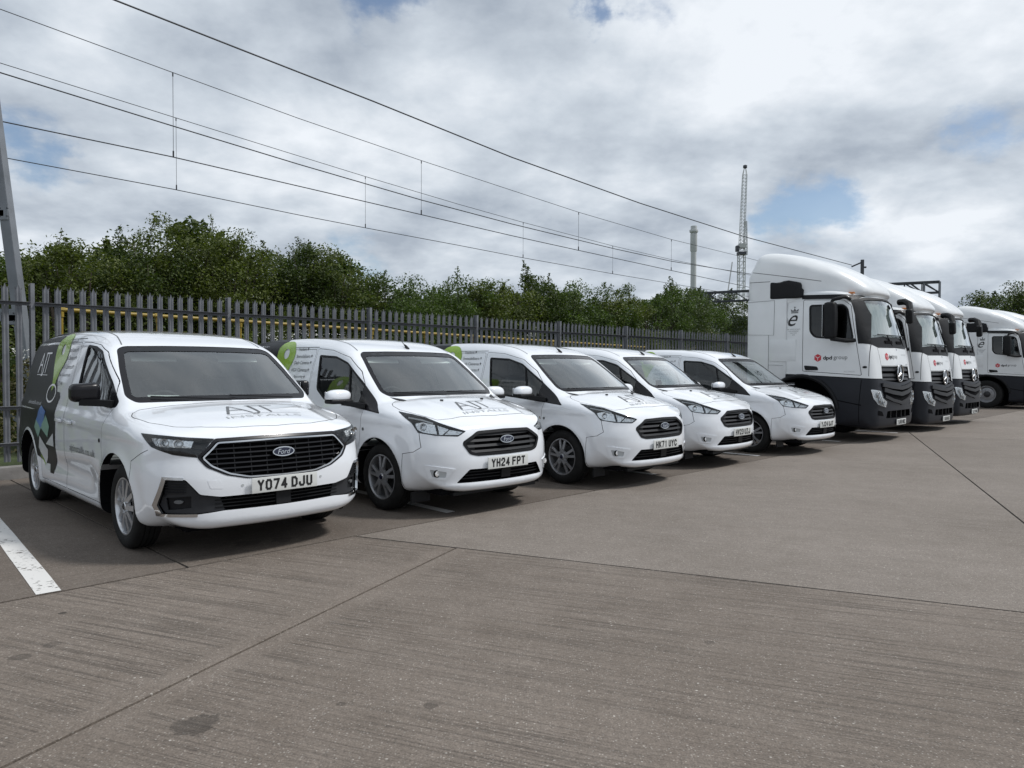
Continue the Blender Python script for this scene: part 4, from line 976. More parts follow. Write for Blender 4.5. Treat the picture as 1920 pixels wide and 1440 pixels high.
        sheet('window_seal', S, s, offset_loop(SW, .012), 'plastic_black', dr, .003, .015, .08, holes=[offset_loop(SW, -.02)])
        hd = sheet('handle', S, s, rounded([(-1.39,1.47),(-1.13,1.45),(-1.10,1.38),(-1.36,1.375)], .03), 'plastic_black', dr, .012, .03, .04)
        # graphics
        parcel_logo(S, FS, (-1.12, 1.62) if k > 0 else (.55, 1.62), .075, k if k > 0 else 1, dr, .46) if k > 0 else parcel_logo(S, FS, (.62, 1.62), .075, 1, dr, .46)
        ec = (-1.64, 2.37)
        if k > 0:
            meshobj('emblem', *text_on(S, FS, 'e', ec, .20, .22, .005, shear=.5), 'ink_black', root)
            mb = MB()
            for P in ([(-.07,.17),(.07,.17),(.075,.15),(-.075,.15)], [(-.07,.18),(-.085,.235),(-.03,.20),(0,.25),(.03,.20),(.085,.235),(.07,.18)], [(-.006,.25),(.006,.25),(.006,.285),(-.006,.285)], [(-.02,.262),(.02,.262),(.02,.272),(-.02,.272)]):
                mb.add(*patch(S, FS, [(ec[0]+a+.03, ec[1]+b) for a, b in P], .005, 0, .08))
            for i in range(4): mb.add(*patch(S, FS, [(ec[0]-.16, ec[1]+.10-.03*i), (ec[0]-.155, ec[1]+.085-.03*i), (ec[0]-.06, ec[1]-.02-.02*i), (ec[0]-.07, ec[1]-.005-.02*i)], .006+.0002*i, 0, .08))
            mb.build('emblem_crown', 'ink_grey', root)
            for i, (tx, w) in enumerate((("THE QUEEN'S AWARDS", .27), ('FOR ENTERPRISE', .20), ('INNOVATION', .14), ('2018', .06))):
                meshobj('vinyl_lettering', *text_on(S, FS, tx, (ec[0]+.02, ec[1]-.175-.037*i), w, .018, .005), 'ink_grey', root)
        meshobj('model_lettering', *text_on(S, FS, 'ACTROS', (-.52 if k > 0 else .52, 1.355), .20, .022, .006), 'ink_pale', dr)
        # side fairing behind the cab with its panels and locker
        fa = rounded_box('side_fairing', (-2.19, sg*1.155, 1.98), (.84, .07, 1.70), .03, 'paint_truck', root)
        mb = MB(); y = sg*1.1925
        for (a, b) in (((-2.60,2.79),(-2.02,2.80)), ((-2.02,2.80),(-2.03,2.09)), ((-2.03,2.09),(-2.60,2.11)), ((-2.14,2.09),(-2.14,1.32)), ((-2.14,1.48),(-1.83,1.47))): mb.bar((a[0], y, a[1]), (b[0], y, b[1]), .003, .008, up=(0, sg, 0))
        mb.build('fairing_joint', 'plastic_grey', fa)
        rounded_box('side_locker', (-1.84, sg*1.1955, 1.77), (.56, .012, .44), .004, 'paint_truck', root)
        rounded_box('air_intake', (-1.79, sg*1.14, 3.00), (.68, .13, .36), .05, 'plastic_black', root, warp=lambda v: (v.x - (.14 if v.x > 0 and v.z > 0 else 0), v.y, v.z - (.22 if v.x > 0 and v.z > 0 else 0)))
        rounded_box('rear_skirt', (-2.22, sg*1.13, 1.02), (.50, .08, .54), .03, 'paint_navy', root)
        # mirrors on arms
        mr = rounded_box('door_mirror', (-.80, sg*1.42, 2.33), (.24, .20, .70), .06, 'plastic_black', dr, warp=lambda v: (v.x*(1-.10*v.z*v.z), v.y, v.z))
        mb = MB(); mb.tube([(-.55, sg*1.13, 2.74), (-.60, sg*1.28, 2.78), (-.76, sg*1.42, 2.72), (-.80, sg*1.42, 2.62)], .035, 8); mb.build('mirror_arm', 'plastic_black', mr, True); mb = MB(); mb.tube([(-.44, sg*1.16, 1.95), (-.55, sg*1.30, 1.94), (-.78, sg*1.42, 1.98), (-.80, sg*1.42, 2.03)], .04, 8); mb.build('mirror_arm', 'plastic_black', mr, True)
        rounded_box('mirror_glass', (-.925, sg*1.42, 2.33), (.01, .16, .62), .004, 'chrome', mr)
        # lamps
        HLt = [(sg*a, b) for a, b in ((1.12,1.02),(.90,.99),(.84,.85),(.68,.785),(.73,.675),(1.0,.735),(1.09,.85))]
        hl = sheet('headlight', S, 'front', rounded(HLt, .015), 'lens_glass', root, .022, 0, .06)
        sheet('lamp_back', S, 'front', rounded(HLt, .015), 'lamp_reflector', hl, .004, .01, .03)
        for (yy, zz, r_) in ((.99,.915,.055), (.93,.815,.062), (.82,.755,.04)):
            H, nn = project(S, 'front', [(sg*yy, zz)]); b = MB(); b.lathe([(.0,.008),(r_*.5,.004),(r_*.8,.012),(r_,.016),(r_*1.05,.006)], 20, axis='x', c=Vector(H[0]+np.array([.003,0,0]))); b.build('lamp_bowl', 'chrome', hl, True)
        sheet('step_slot', S, 'front', rounded([(sg*.86,.60),(sg*1.0,.625),(sg*1.0,.53),(sg*.80,.51)], .02), 'cavity', root, .004, 0, .04)
        mk = MB(); H, nn = project(S, 'top', [(-.62, sg*.86)]); mk.box(tuple(H[0]+np.array([0,0,.015])), (.10,.05,.03)); mk.build('marker_lamp', 'lamp_amber', root)
        sheet('side_repeater', S, s, ellipse((-.255, 1.44), .035, .022, 14), 'plastic_black', root, .01, .02, .04)
        sheet('panel_joint', S, s, stroke([(-.20,1.87),(-.19,1.27)], .008), 'plastic_grey', root, .0015, 0, .05)
        sheet('step_joint', S, s, stroke([(-.74,.80),(-.30,.72)], .02), 'cavity', low, .002, 0, .05)
        sheet('bumper_joint', S, s, stroke([(-.30,1.20),(-.34,.72),(-.34,.32)], .012), 'cavity', low, .002, 0, .05)
        arch = MB(); A = [(-1.45+.73*math.cos(t), .53+.73*math.sin(t)) for t in np.linspace(.15, math.pi-.1, 22)]
        arch.tube([(a, sg*1.20, b) for a, b in A], .045, 8); arch.build('wheel_arch', 'plastic_black', root, True)
    # ---- front: flap graphics, grille, star, louvres, mouth, plate
    parcel_logo(S, 'front', (-.50, 1.645), .075, 1, flap, .42)
    meshobj('model_lettering', *text_on(S, 'front', 'ACTROS', (.64, 1.495), .20, .025, .006), 'ink_grey', flap)
    meshobj('flap_lettering', *text_on(S, 'front', 'DRIVING ELECTRIC', (.48, 1.69), .36, .03, .006), 'ink_pale', flap)
    sheet('flap_lock', S, 'front', ellipse((.06, 1.79), .018, .022, 12), 'chrome', flap, .006, .01, .03)
    sheet('grille_back', S, 'front', offset_loop(GR, .004), 'cavity', root, -.07, 0, .1)
    for z0, h in ((1.405, .075), (1.29, .055), (1.215, .05)):
        yl = .765 if z0 > 1.25 else .76
        meshobj('grille_slat', *hbar(S, z0, -yl, yl, h, .05, .006, 15, .03), 'plastic_grey', root, True)
    ring = MB(); ring.tube([(.0, .165*math.cos(a), 1.325+.165*math.sin(a)) for a in np.linspace(0, 2*math.pi, 41)], .014, 8, False); st = ring.build('star_badge', 'chrome', root, True); st.location = (.015, 0, 0)
    sm = MB()
    for a in (90, 210, 330):
        c, s_ = math.cos(R(a)), math.sin(R(a)); tip = (.0, .160*c, 1.325+.160*s_); l = (.0, .026*math.cos(R(a+60)), 1.325+.026*math.sin(R(a+60))); r_ = (.0, .026*math.cos(R(a-60)), 1.325+.026*math.sin(R(a-60)))
        sm.add([(.03, 0, 1.325), tip, l, r_], [(0, 1, 2), (0, 3, 1), (1, 3, 2)])
    sm.build('star_point', 'chrome', st); dk = MB(); dk.lathe([(.0,-.012),(.15,-.012),(.15,-.03)], 32, c=(0,0,1.325), axis='x'); dk.build('star_disc', 'gloss_black', st, True)
    sheet('louvre_back', S, 'front', sym([(0,.70),(.45,.79),(.78,.87),(.87,1.135),(.40,1.10),(0,1.07)]), 'cavity', root, .003, .01, .06)
    for i, (zo, zc, yl, th) in enumerate(((1.105,1.030,.85,.07), (1.01,.915,.80,.075), (.885,.745,.77,.06))):
        V, F = patch(S, 'front', sym([(0, zc-th/2), (yl*.55, zc-th/2+(zo-zc)*.42), (yl, zo-th/2), (yl-.02, zo+th/2), (yl*.55, zc+th/2+(zo-zc)*.42), (0, zc+th/2)]), .035 - .004*i, .04, .06); meshobj('louvre', V, F, 'plastic_grey', root)
    sheet('mouth_back', S, 'front', offset_loop(MOUTH, .01), 'cavity', root, -.12, 0, .1)
    for y in (-.42, -.14, .14, .42):
        H, _ = project(S, 'front', [(y, .53)]); mb = MB(); mb.box((H[0][0]-.05, y, .53), (.03, .03, .16)); mb.build('mouth_bar', 'plastic_black', root)
    plate = rounded_box('number_plate', (.045, 0, .375), (.01, .535, .114), .003, 'plate_white', root)
    # ---- wiper panel, wipers, front mirror, pleated sheet imitating windscreen reflections
    for y in (-.30, .28): sheet('wiper_vent', S, 'front', rounded([(y-.17,1.90),(y+.17,1.90),(y+.17,1.955),(y-.17,1.955)], .02), 'cavity', root, .018, .012, .06)
    for y0, y1, zz in ((-.75, .02, 2.06), (.05, .75, 2.06)):
        H, nn = project(S, 'front', np.stack([np.linspace(y0, y1, 7), np.full(7, zz)], 1)); mb = MB(); mb.tube([Vector(p) for p in H+nn*.03], .010, 5); mb.tube([Vector(H[3]+nn[3]*.03), (H[5][0]+.04, (y0+y1)/2+.25, 1.86)], .012, 5); mb.build('wiper', 'plastic_black', root)
    fm = rounded_box('front_mirror', (-.02, .63, 2.48), (.13, .17, .30), .04, 'plastic_black', root, Matrix.Rotation(R(12), 3, 'X'))
    mb = MB(); mb.tube([(-.33, .96, 2.80), (-.20, .90, 2.80), (-.08, .78, 2.74), (-.03, .68, 2.60)], .065, 8); mb.build('mirror_arm', 'plastic_black', fm, True)
    ys = np.linspace(-.92, .92, 93); zs = [2.03, 2.25, 2.5, 2.72]; V = []; F = []
    for z in zs:
        H, nn = project(S, 'front', np.stack([ys, np.full(len(ys), z)], 1)); o = .085 + .018*np.sin(ys*46) + .010*np.sin(ys*17+1)
        V += [tuple(p - n_*q) for p, n_, q in zip(H, nn, o)]
    for i in range(len(zs)-1):
        for j in range(len(ys)-1): a = i*len(ys)+j; F.append((a, a+1, a+len(ys)+1, a+len(ys)))
    meshobj('reflection_sheet', V, F, 'cabin_light', root, True)  # pale pleats added behind the glass to imitate bright reflected streaks
    mb = MB(); mb.box((-.45, 0, 1.80), (.5, 2.0, .25)); mb.build('dashboard', 'cabin_dark', root)
    for y in (-.6, .6): rounded_box('seat', (-1.2, y, 2.0), (.2, .5, .8), .06, 'seat_cloth', root)
    # ---- chassis
    mb = MB(); [mb.box((-3.2, y, .92), (4.2, .08, .26)) for y in (-.42, .42)]; mb.box((-3.0, 0, .92), (.12, .9, .2)); mb.box((-4.9, 0, .92), (.12, .9, .2)); mb.build('chassis', 'dark_metal', root)
    mb = MB(); mb.box((-5.0, 0, 1.10), (.9, .9, .08)); mb.build('fifth_wheel', 'dark_metal', root)
    for s in (-1, 1):
        rounded_box('fuel_tank', (-3.2, s*.92, .72), (1.2, .55, .58), .12, 'alloy_silver', root)
        truck_wheel(root, -1.45, s); truck_wheel(root, -5.05, s, .02); truck_wheel(root, -5.05, s, .36)
        mb = MB(); mb.tube([(-5.05+.58*math.cos(t), s*.90, .50+.58*math.sin(t)) for t in np.linspace(.3, math.pi-.3, 14)], .03, 6); mb.build('rear_mudguard', 'plastic_black', root, True)
    return root
truck0 = build_truck()
TRUCKS = [((7.64, 14.41), 0., -45, 'YJ68 NKE', 'white and navy lorry cab standing directly beside the last white van'),
          ((9.98, 16.85), -.10, -45, 'YJ68 NKX', 'white and navy lorry cab second in the line of lorries'),
          ((12.02, 19.05), -.06, -45, 'YJ67 NHK', 'white and navy lorry cab third in the line, empty bays beyond it'),
          ((19.0, 26.2), -.08, -45, 'YK67 NHB', 'white and navy lorry cab beyond the empty bays, cut by the right picture edge'),
          ((21.4, 28.5), -.02, -45, 'YK67 NHC', 'farthest lorry cab, only its white roof showing over the fourth lorry')]
lorries = []
for i, ((x, y), dz, a, reg, lab) in enumerate(TRUCKS):
    t = truck0 if i == 0 else copy_tree(truck0); lorries.append(t)
    t.location = (x, y, 0); t.rotation_euler = (0, 0, R(a)); tag(t, lab, 'lorry', 'lorry cabs parked beyond the vans')
for i, t in enumerate(lorries):
    plate_text(TRUCKS[i][3], .375, .0515).build('plate_lettering', 'ink_black', find(t, 'number_plate'))
    dz = TRUCKS[i][1]                                       # air suspension: the cab sits lower on some of them
    for c in t.children:
        if c.name.split('.')[0] not in ('wheel', 'chassis', 'fifth_wheel', 'fuel_tank', 'rear_mudguard'): c.location.z += dz
E1 = np.array([.3966, .9180]); E2 = np.array([.9180, -.3966]); Q0 = np.array([-.43, 5.70])
J3P = np.array([-3.05, 4.33]); J3D = np.array([.7045, .7097]); J3N = np.array([.7097, -.7045])
# ---------------------------------------------------------------- ground: concrete slabs, joints, bay lines, kerb
def nodemat(name):
    m = bpy.data.materials.new(name); m.use_nodes = True; t = m.node_tree; MAT[name] = m
    return m, t, t.nodes['Principled BSDF'], lambda ty, **k: _mk(t, ty, k), t.links.new
def _mk(t, ty, k):
    n = t.nodes.new(ty)
    for a, b in k.items(): setattr(n, a, b)
    return n
def concrete(name, ang, c0, c1, groove, speck, stains=()):
    """worn exposed concrete, drawn across with a brush: ang = direction of the brush marks"""
    m, t, b, nd, ln = nodemat(name)
    g = nd('ShaderNodeNewGeometry'); mp = nd('ShaderNodeMapping'); mp.inputs['Rotation'].default_value = (0, 0, -ang); ln(g.outputs['Position'], mp.inputs['Vector'])
    def nz(scale, det, ro, vec=None, sc=None):
        v = vec or g.outputs['Position']
        if sc: q = nd('ShaderNodeMapping'); q.inputs['Scale'].default_value = sc; ln(v, q.inputs['Vector']); v = q.outputs[0]
        n = nd('ShaderNodeTexNoise'); n.inputs['Scale'].default_value = scale; n.inputs['Detail'].default_value = det; n.inputs['Roughness'].default_value = ro; ln(v, n.inputs['Vector']); return n.outputs['Fac']
    def mr(x, a, b_, c, d_): 
        n = nd('ShaderNodeMapRange'); ln(x, n.inputs[0]); 
        for i, q in enumerate((a, b_, c, d_)): n.inputs[i+1].default_value = q
        return n.outputs[0]
    def mth(op, x, y):
        n = nd('ShaderNodeMath', operation=op)
        for i, q in enumerate((x, y)):
            if isinstance(q, (int, float)): n.inputs[i].default_value = q
            else: ln(q, n.inputs[i])
        return n.outputs[0]
    big = nz(.55, 6, .6); mid = nz(5, 6, .65); strk = nz(1.0, 2, .5, mp.outputs[0], (1.1, 85, 1)); strk2 = nz(1.0, 2, .5, mp.outputs[0], (.5, 26, 1)); wear = nz(.7, 5, .6); grain = nz(115, 5, .75)
    mx = nd('ShaderNodeMix', data_type='RGBA'); mx.inputs['A'].default_value = (*c0, 1); mx.inputs['B'].default_value = (*c1, 1); ln(mr(mth('ADD', mth('MULTIPLY', big, .6), mth('MULTIPLY', mid, .4)), .36, .64, 0, 1), mx.inputs['Factor'])
    # stones showing through the worn surface
    vo = nd('ShaderNodeTexVoronoi'); vo.inputs['Scale'].default_value = 95; vo.inputs['Randomness'].default_value = 1; ln(g.outputs['Position'], vo.inputs['Vector'])
    sx = nd('ShaderNodeSeparateColor'); ln(vo.outputs['Color'], sx.inputs[0])
    vo2 = nd('ShaderNodeTexVoronoi'); vo2.inputs['Scale'].default_value = 38; ln(g.outputs['Position'], vo2.inputs['Vector']); sx2 = nd('ShaderNodeSeparateColor'); ln(vo2.outputs['Color'], sx2.inputs[0])
    stone = mth('MULTIPLY', mr(vo.outputs['Distance'], .30, .42, 1, 0), mr(sx.outputs[0], .66, 1.0, 0, .62))
    stone2 = mth('MULTIPLY', mr(vo2.outputs['Distance'], .16, .24, 1, 0), mr(sx2.outputs[0], .93, .98, 0, .9))
    fl = nd('ShaderNodeMix', data_type='RGBA'); ln(mth('MULTIPLY', mth('ADD', stone, stone2), speck*1.0), fl.inputs['Factor']); ln(mx.outputs['Result'], fl.inputs['A']); fl.inputs['B'].default_value = (.46, .43, .39, 1)
    dk = mth('MULTIPLY', mr(sx.outputs[1], .70, .9, 0, .45), mr(vo.outputs['Distance'], .3, .45, 1, 0))
    gr = mth('MULTIPLY', mr(mth('ADD', mth('MULTIPLY', strk, .62), mth('MULTIPLY', strk2, .38)), .41, .52, 1, 0), mth('MULTIPLY', mr(wear, .36, .62, .15, 1), groove))
    if name == 'concrete_yard':                             # smooth trowelled margin along the long joints
        dt = nd('ShaderNodeVectorMath', operation='DOT_PRODUCT'); ln(g.outputs['Position'], dt.inputs[0]); dt.inputs[1].default_value = (E2[0]/4.33, E2[1]/4.33, 0)
        dj = mth('MULTIPLY', mth('ABSOLUTE', mth('SUBTRACT', mth('FRACT', mth('ADD', dt.outputs['Value'], 100.5 - float(Q0@E2)/4.33), 0), .5), 0), 4.33)
        edge = mr(dj, .10, .15, 0, 1); gr = mth('MULTIPLY', gr, edge)
    val = mth('SUBTRACT', 1.0, mth('ADD', mth('MULTIPLY', dk, .5), mth('MULTIPLY', gr, .5)))
    val = mth('MULTIPLY', val, mr(grain, .32, .68, .62, 1.38)); val = mth('MULTIPLY', val, mr(nz(38, 5, .75), .32, .68, .80, 1.20)); oi = nd('ShaderNodeObjectInfo'); val = mth('MULTIPLY', val, mr(oi.outputs['Random'], 0, 1, .94, 1.05))
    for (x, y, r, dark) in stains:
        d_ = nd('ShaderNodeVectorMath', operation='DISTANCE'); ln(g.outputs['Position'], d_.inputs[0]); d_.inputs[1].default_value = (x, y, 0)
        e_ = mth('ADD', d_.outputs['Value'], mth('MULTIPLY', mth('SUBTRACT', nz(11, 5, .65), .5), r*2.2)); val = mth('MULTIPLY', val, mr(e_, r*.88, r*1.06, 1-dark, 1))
    spots = mr(nz(1.3, 5, .6), .66, .76, 1, .80); val = mth('MULTIPLY', val, spots)
    sc = nd('ShaderNodeVectorMath', operation='SCALE'); ln(fl.outputs['Result'], sc.inputs[0]); ln(val, sc.inputs['Scale']); ln(sc.outputs[0], b.inputs['Base Color'])
    b.inputs['Roughness'].default_value = .82; b.inputs['Specular IOR Level'].default_value = .35
    bp = nd('ShaderNodeBump'); bp.inputs['Strength'].default_value = .55; bp.inputs['Distance'].default_value = .006
    h = mth('SUBTRACT', mth('MULTIPLY', stone, .35), mth('ADD', mth('MULTIPLY', gr, .8), mth('MULTIPLY', nz(140, 3, .6), .5))); ln(h, bp.inputs['Height']); ln(bp.outputs[0], b.inputs['Normal'])
    return m
ANG2 = math.atan2(E2[1], E2[0])
st = []
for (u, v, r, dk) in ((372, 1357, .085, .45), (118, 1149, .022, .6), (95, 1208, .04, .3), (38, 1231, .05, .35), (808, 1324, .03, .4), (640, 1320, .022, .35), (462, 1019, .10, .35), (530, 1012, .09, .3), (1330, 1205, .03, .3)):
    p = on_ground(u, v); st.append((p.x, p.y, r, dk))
concrete('concrete_yard', ANG2 + R(2), (.127, .104, .085), (.184, .155, .131), .9, .8, st)
concrete('concrete_smooth', ANG2, (.150, .128, .108), (.204, .177, .154), .35, .9)
concrete('concrete_bay', R(45), (.102, .083, .068), (.152, .128, .108), .4, .55, st)
mat('joint_filler', (.030, .028, .027), .9, var=.3, vscale=5)
mat('ground_far', (.17, .147, .127), .9, var=.15, vscale=.4)
mat('kerb_stone', (.22, .21, .20), .85, var=.2, vscale=7, bump=.3)
gnd = meshobj('ground', [(-300,-60,-.05),(900,-60,-.05),(900,1200,-.05),(-300,1200,-.05)], [(0,1,2,3)], 'ground_far'); tag(gnd, kind='structure')
meshobj('joint_filler', [(-20,-4,-.010),(70,-4,-.010),(70,75,-.010),(-20,75,-.010)], [(0,1,2,3)], 'joint_filler', gnd)
def clip(poly, n, c):
    out = []
    for i in range(len(poly)):
        a, b = np.array(poly[i]), np.array(poly[(i+1) % len(poly)]); da, db = a@n - c, b@n - c
        if da >= 0: out.append(tuple(a))
        if (da >= 0) != (db >= 0): out.append(tuple(a + (b-a)*da/(da-db)))
    return out
def slab(poly, m):
    if len(poly) < 3 or abs(area2(poly)) < .05: return
    poly = ccw(poly); k = len(poly); tz = random.uniform(-.0015, .0015)
    V = [(p[0], p[1], z) for z in (tz, -.04) for p in poly]
    meshobj('concrete_slab', V, [tuple(range(k))] + [(i, i+k, (i+1) % k+k, (i+1) % k) for i in range(k)], m, gnd)
GAP = .010
us = [-13.0, -8.66, -4.33, 0, 4.33, 8.66, 12.99, 17.3, 21.6, 26, 30.3, 34.6]; vs = [-12, 0, 12.4, 24.8, 37, 49, 61]
FEN0 = np.array([-6.29, 9.24]); FT = np.array([math.cos(R(45.3)), math.sin(R(45.3))]); FNm = np.array([-FT[1], FT[0]])
cells = [(us[i], us[i+1], vs[j], vs[j+1]) for i in range(len(us)-1) for j in range(len(vs)-1) if not (vs[j] >= 0 and us[i] in (-4.33, 0))] + [(-4.33, 4.33, vs[j], vs[j+1]) for j in range(1, len(vs)-1)]
for (ua, ub, va, vb) in cells:
        P = [tuple(Q0 + E2*a + E1*b) for a, b in ((ua+GAP, va+GAP), (ub-GAP, va+GAP), (ub-GAP, vb-GAP), (ua+GAP, vb-GAP))]
        P = clip(P, J3N, J3N@J3P + GAP); slab(P, 'concrete_yard' if va < 0 else 'concrete_smooth')
for k in range(-2, 12):
    a, b = k*4.6 + 1.1, (k+1)*4.6 + 1.1
    P = [J3P + J3D*(a+GAP) - J3N*GAP, J3P + J3D*(b-GAP) - J3N*GAP, J3P + J3D*(b-GAP) - J3N*9, J3P + J3D*(a+GAP) - J3N*9]
    P = clip([tuple(p) for p in P], -FNm, -FNm@(FEN0 - FNm*.20)); slab(P, 'concrete_bay')
# painted bay lines, worn
m_, t_, b_, nd_, ln_ = nodemat('line_paint')
b_.inputs['Base Color'].default_value = (.62, .61, .59, 1); b_.inputs['Roughness'].default_value = .7
gg = nd_('ShaderNodeNewGeometry'); nn_ = nd_('ShaderNodeTexNoise'); nn_.inputs['Scale'].default_value = 26; nn_.inputs['Detail'].default_value = 8; nn_.inputs['Roughness'].default_value = .7; ln_(gg.outputs['Position'], nn_.inputs['Vector'])
n3_ = nd_('ShaderNodeTexNoise'); n3_.inputs['Scale'].default_value = 3.2; ln_(gg.outputs['Position'], n3_.inputs['Vector'])
ad_ = nd_('ShaderNodeMath', operation='MULTIPLY_ADD'); ln_(n3_.outputs['Fac'], ad_.inputs[0]); ad_.inputs[1].default_value = .5; ln_(nn_.outputs['Fac'], ad_.inputs[2])
rr_ = nd_('ShaderNodeMapRange'); rr_.inputs[1].default_value = .55; rr_.inputs[2].default_value = .66; ln_(ad_.outputs[0], rr_.inputs[0]); ln_(rr_.outputs[0], b_.inputs['Alpha'])
def bay_line(p, q, w, lab):
    p, q = Vector(p), Vector(q); d = (q-p).normalized(); n = Vector((-d.y, d.x, 0))*w/2; N_ = 12
    V = []; F = []
    for i in range(N_+1):
        c = p + (q-p)*i/N_; V += [(c.x+n.x+random.uniform(-.004,.004), c.y+n.y, .004), (c.x-n.x+random.uniform(-.004,.004), c.y-n.y, .004)]
        if i: F.append((2*i-2, 2*i-1, 2*i+1, 2*i))
    tag(meshobj('bay_line', V, F, 'line_paint'), lab, 'road marking', 'white parking bay lines', 'structure')
hd = Vector((math.cos(R(-45.4)), math.sin(R(-45.4)), 0))
p = on_ground(92, 1112); bay_line(p - hd*.0, p + Vector((-.66, .752, 0))*4.8, .138, 'worn white bay line on the ground left of the nearest van')
for (u, v, lab) in ((846, 961, 'white bay line end between the first and second vans'), (1228, 890, 'faint white bay line end under the front of the third van'), (1424, 855, 'white bay line end in front of the fourth van'), (1575, 828, 'white bay line end beside the fifth van'),
                    (1683, 812, 'white bay line end ahead of the first lorry'), (1745, 800, 'white bay line end ahead of the second lorry'), (1812, 790, 'white bay line end beyond the third lorry')):
    p = on_ground(u, v); bay_line(p, p - hd*4.9, .11, lab)
# kerb along the foot of the fence
kb = empty('kerb', tuple(FEN0) + (0,)); tag(kb, 'grey concrete kerb along the foot of the palisade fence', 'kerb')
ks = rounded_box('kerb_stone', (0, 0, .06), (.905, .14, .20), .015, 'kerb_stone', kb); KM = ks.data; bpy.data.objects.remove(ks)
for i in range(-4, 32):
    c = FT*(.92*i) - FNm*.14; o = bpy.data.objects.new('kerb_stone', KM); o.location = (c[0], c[1], random.uniform(-.008, .008)); o.rotation_euler = (0, 0, R(45.3)+random.uniform(-.006, .006)); link(o, kb)

# ---------------------------------------------------------------- palisade fence
mat('galvanised', (.18, .188, .205), .6, metal=.3, var=.3, vscale=5)
mat('galvanised_dark', (.11, .115, .125), .6, metal=.3, var=.25, vscale=6)
fence = empty('palisade_fence', tuple(FEN0) + (0,), R(45.3)); tag(fence, 'long grey galvanised palisade fence with three-pointed pales behind the vans', 'fence')
ZT = 2.455
u5 = [-.037, -.020, 0, .020, .037]; d5 = [0, -.014, -.002, -.014, 0]; h5 = [-.030, -.062, 0, -.062, -.030]
def pale_mesh():
    V = []; F = []
    for k in range(5):
        for off in (0, .004):
            V += [(u5[k], d5[k]+off, .20), (u5[k], d5[k]+off, ZT-.065+h5[k]*0 - .005), (u5[k]*(1.12 if k in (0, 4) else 1), d5[k]+off-(.012 if k in (0, 4) else 0), ZT+h5[k])]
    for k in range(4):
        a, b = k*6, (k+1)*6
        for r in (0, 1): F += [(a+r, b+r, b+r+1, a+r+1), (b+3+r, a+3+r, a+4+r, b+4+r)]
        F += [(a+2, b+2, b+5, a+5), (a+3, b+3, b, a)]
    F += [(0, 1, 4, 3), (1, 2, 5, 4), (27, 28, 25, 24), (28, 29, 26, 25)]
    me = bpy.data.meshes.new('pale'); me.from_pydata(V, [], F); me.materials.append(MAT['galvanised']); return me
PM = pale_mesh(); BAY = 2.571; PIT = BAY/18
pm = MB(); [pm.box((0, y, ZT/2+.02), (.045 if y else .008, .008 if y else .09, ZT-.02)) for y in (-.048, 0, .048)]; post0 = pm.build('post', 'galvanised', fence); POM = post0.data; bpy.data.objects.remove(post0)
for b in range(-1, 10):
    x0 = .20 + b*BAY; o = bpy.data.objects.new('post', POM); o.location = (x0, .02, 0); o.rotation_euler = (0, 0, 0); link(o, fence)
    for k in range(1, 18):
        o = bpy.data.objects.new('pale', PM); o.location = (x0+k*PIT+random.uniform(-.004, .004), random.uniform(-.003, .003), random.uniform(-.010, .006)); o.rotation_euler = (random.uniform(-.004, .004), random.uniform(-.004, .004), random.uniform(-.03, .03)); link(o, fence)
    for z in (2.20, .88, .42):
        mb = MB(); mb.box((x0+BAY/2, -.030, z), (BAY-.05, .006, .045)); mb.box((x0+BAY/2, -.055, z+.020), (BAY-.05, .05, .006)); mb.build('rail', 'galvanised_dark' if z > 2 else 'galvanised', fence)

# ---------------------------------------------------------------- yellow pipe handrail behind the fence
mat('yellow_pipe', (.28, .195, .022), .5, var=.15, vscale=4)
def plane_pt(u, v, D):
    d = pix(u, v); t = D / (d.x*FNm[0] + d.y*FNm[1]); return Vector((d.x*t, d.y*t, CAM_H + d.z*t))
def along(t, D, z): p = FT*t + FNm*D; return Vector((p[0], p[1], z))
hr = empty('handrail', tuple(along(2.82, 11.6, 0))); tag(hr, 'yellow tubular handrail running behind the palisade fence', 'handrail'); ho = Vector(hr.location)
T0, Z0 = 2.82, 2.19
zr = lambda t: 2.19 - .0155*(t-T0)
mb = MB(); mb.tube([along(t, 11.6, zr(t)) - ho for t in np.linspace(T0, 16.9, 12)], .030, 10); mb.build('top_rail', 'yellow_pipe', hr, True)
mb = MB(); mb.tube([along(t, 11.6, zr(t)-.55) - ho for t in np.linspace(T0, 16.9, 12)], .027, 8); mb.build('mid_rail', 'yellow_pipe', hr, True)
for k in range(12):
    t = T0 + 1.283*k; mb = MB(); mb.tube([along(t, 11.6, 0)-ho, along(t, 11.6, zr(t))-ho], .027, 8); mb.tube([along(t, 11.6, zr(t)-.10)-ho, along(t, 11.6, zr(t)-.03)-ho], .038, 8); mb.tube([along(t-.05, 11.6, zr(t))-ho, along(t+.05, 11.6, zr(t))-ho], .038, 8); tag(mb.build('upright', 'yellow_pipe', hr, True))

# ---------------------------------------------------------------- verge and bank beyond the fence
mat('grass', (.055, .075, .022), .95, var=.45, vscale=1.5, bump=.6, bscale=25)
V = []; F = []; ds = [11.0, 12, 16, 36, 39, 45, 60, 300]; zz = [.06, .10, .05, .05, .3, 4.2, 4.6, 6]
tt = np.linspace(-40, 300, 40)
for t in tt:
    for D_, z in zip(ds, zz): p = FT*t + FNm*D_; V.append((p[0], p[1], z + random.uniform(-.03, .03)))
for i in range(len(tt)-1):
    for j in range(len(ds)-1): a = i*len(ds)+j; F.append((a, a+len(ds), a+len(ds)+1, a+1))
vg = meshobj('grass_verge', V, F, 'grass', None, True); tag(vg, kind='structure'); fix_normals(vg)

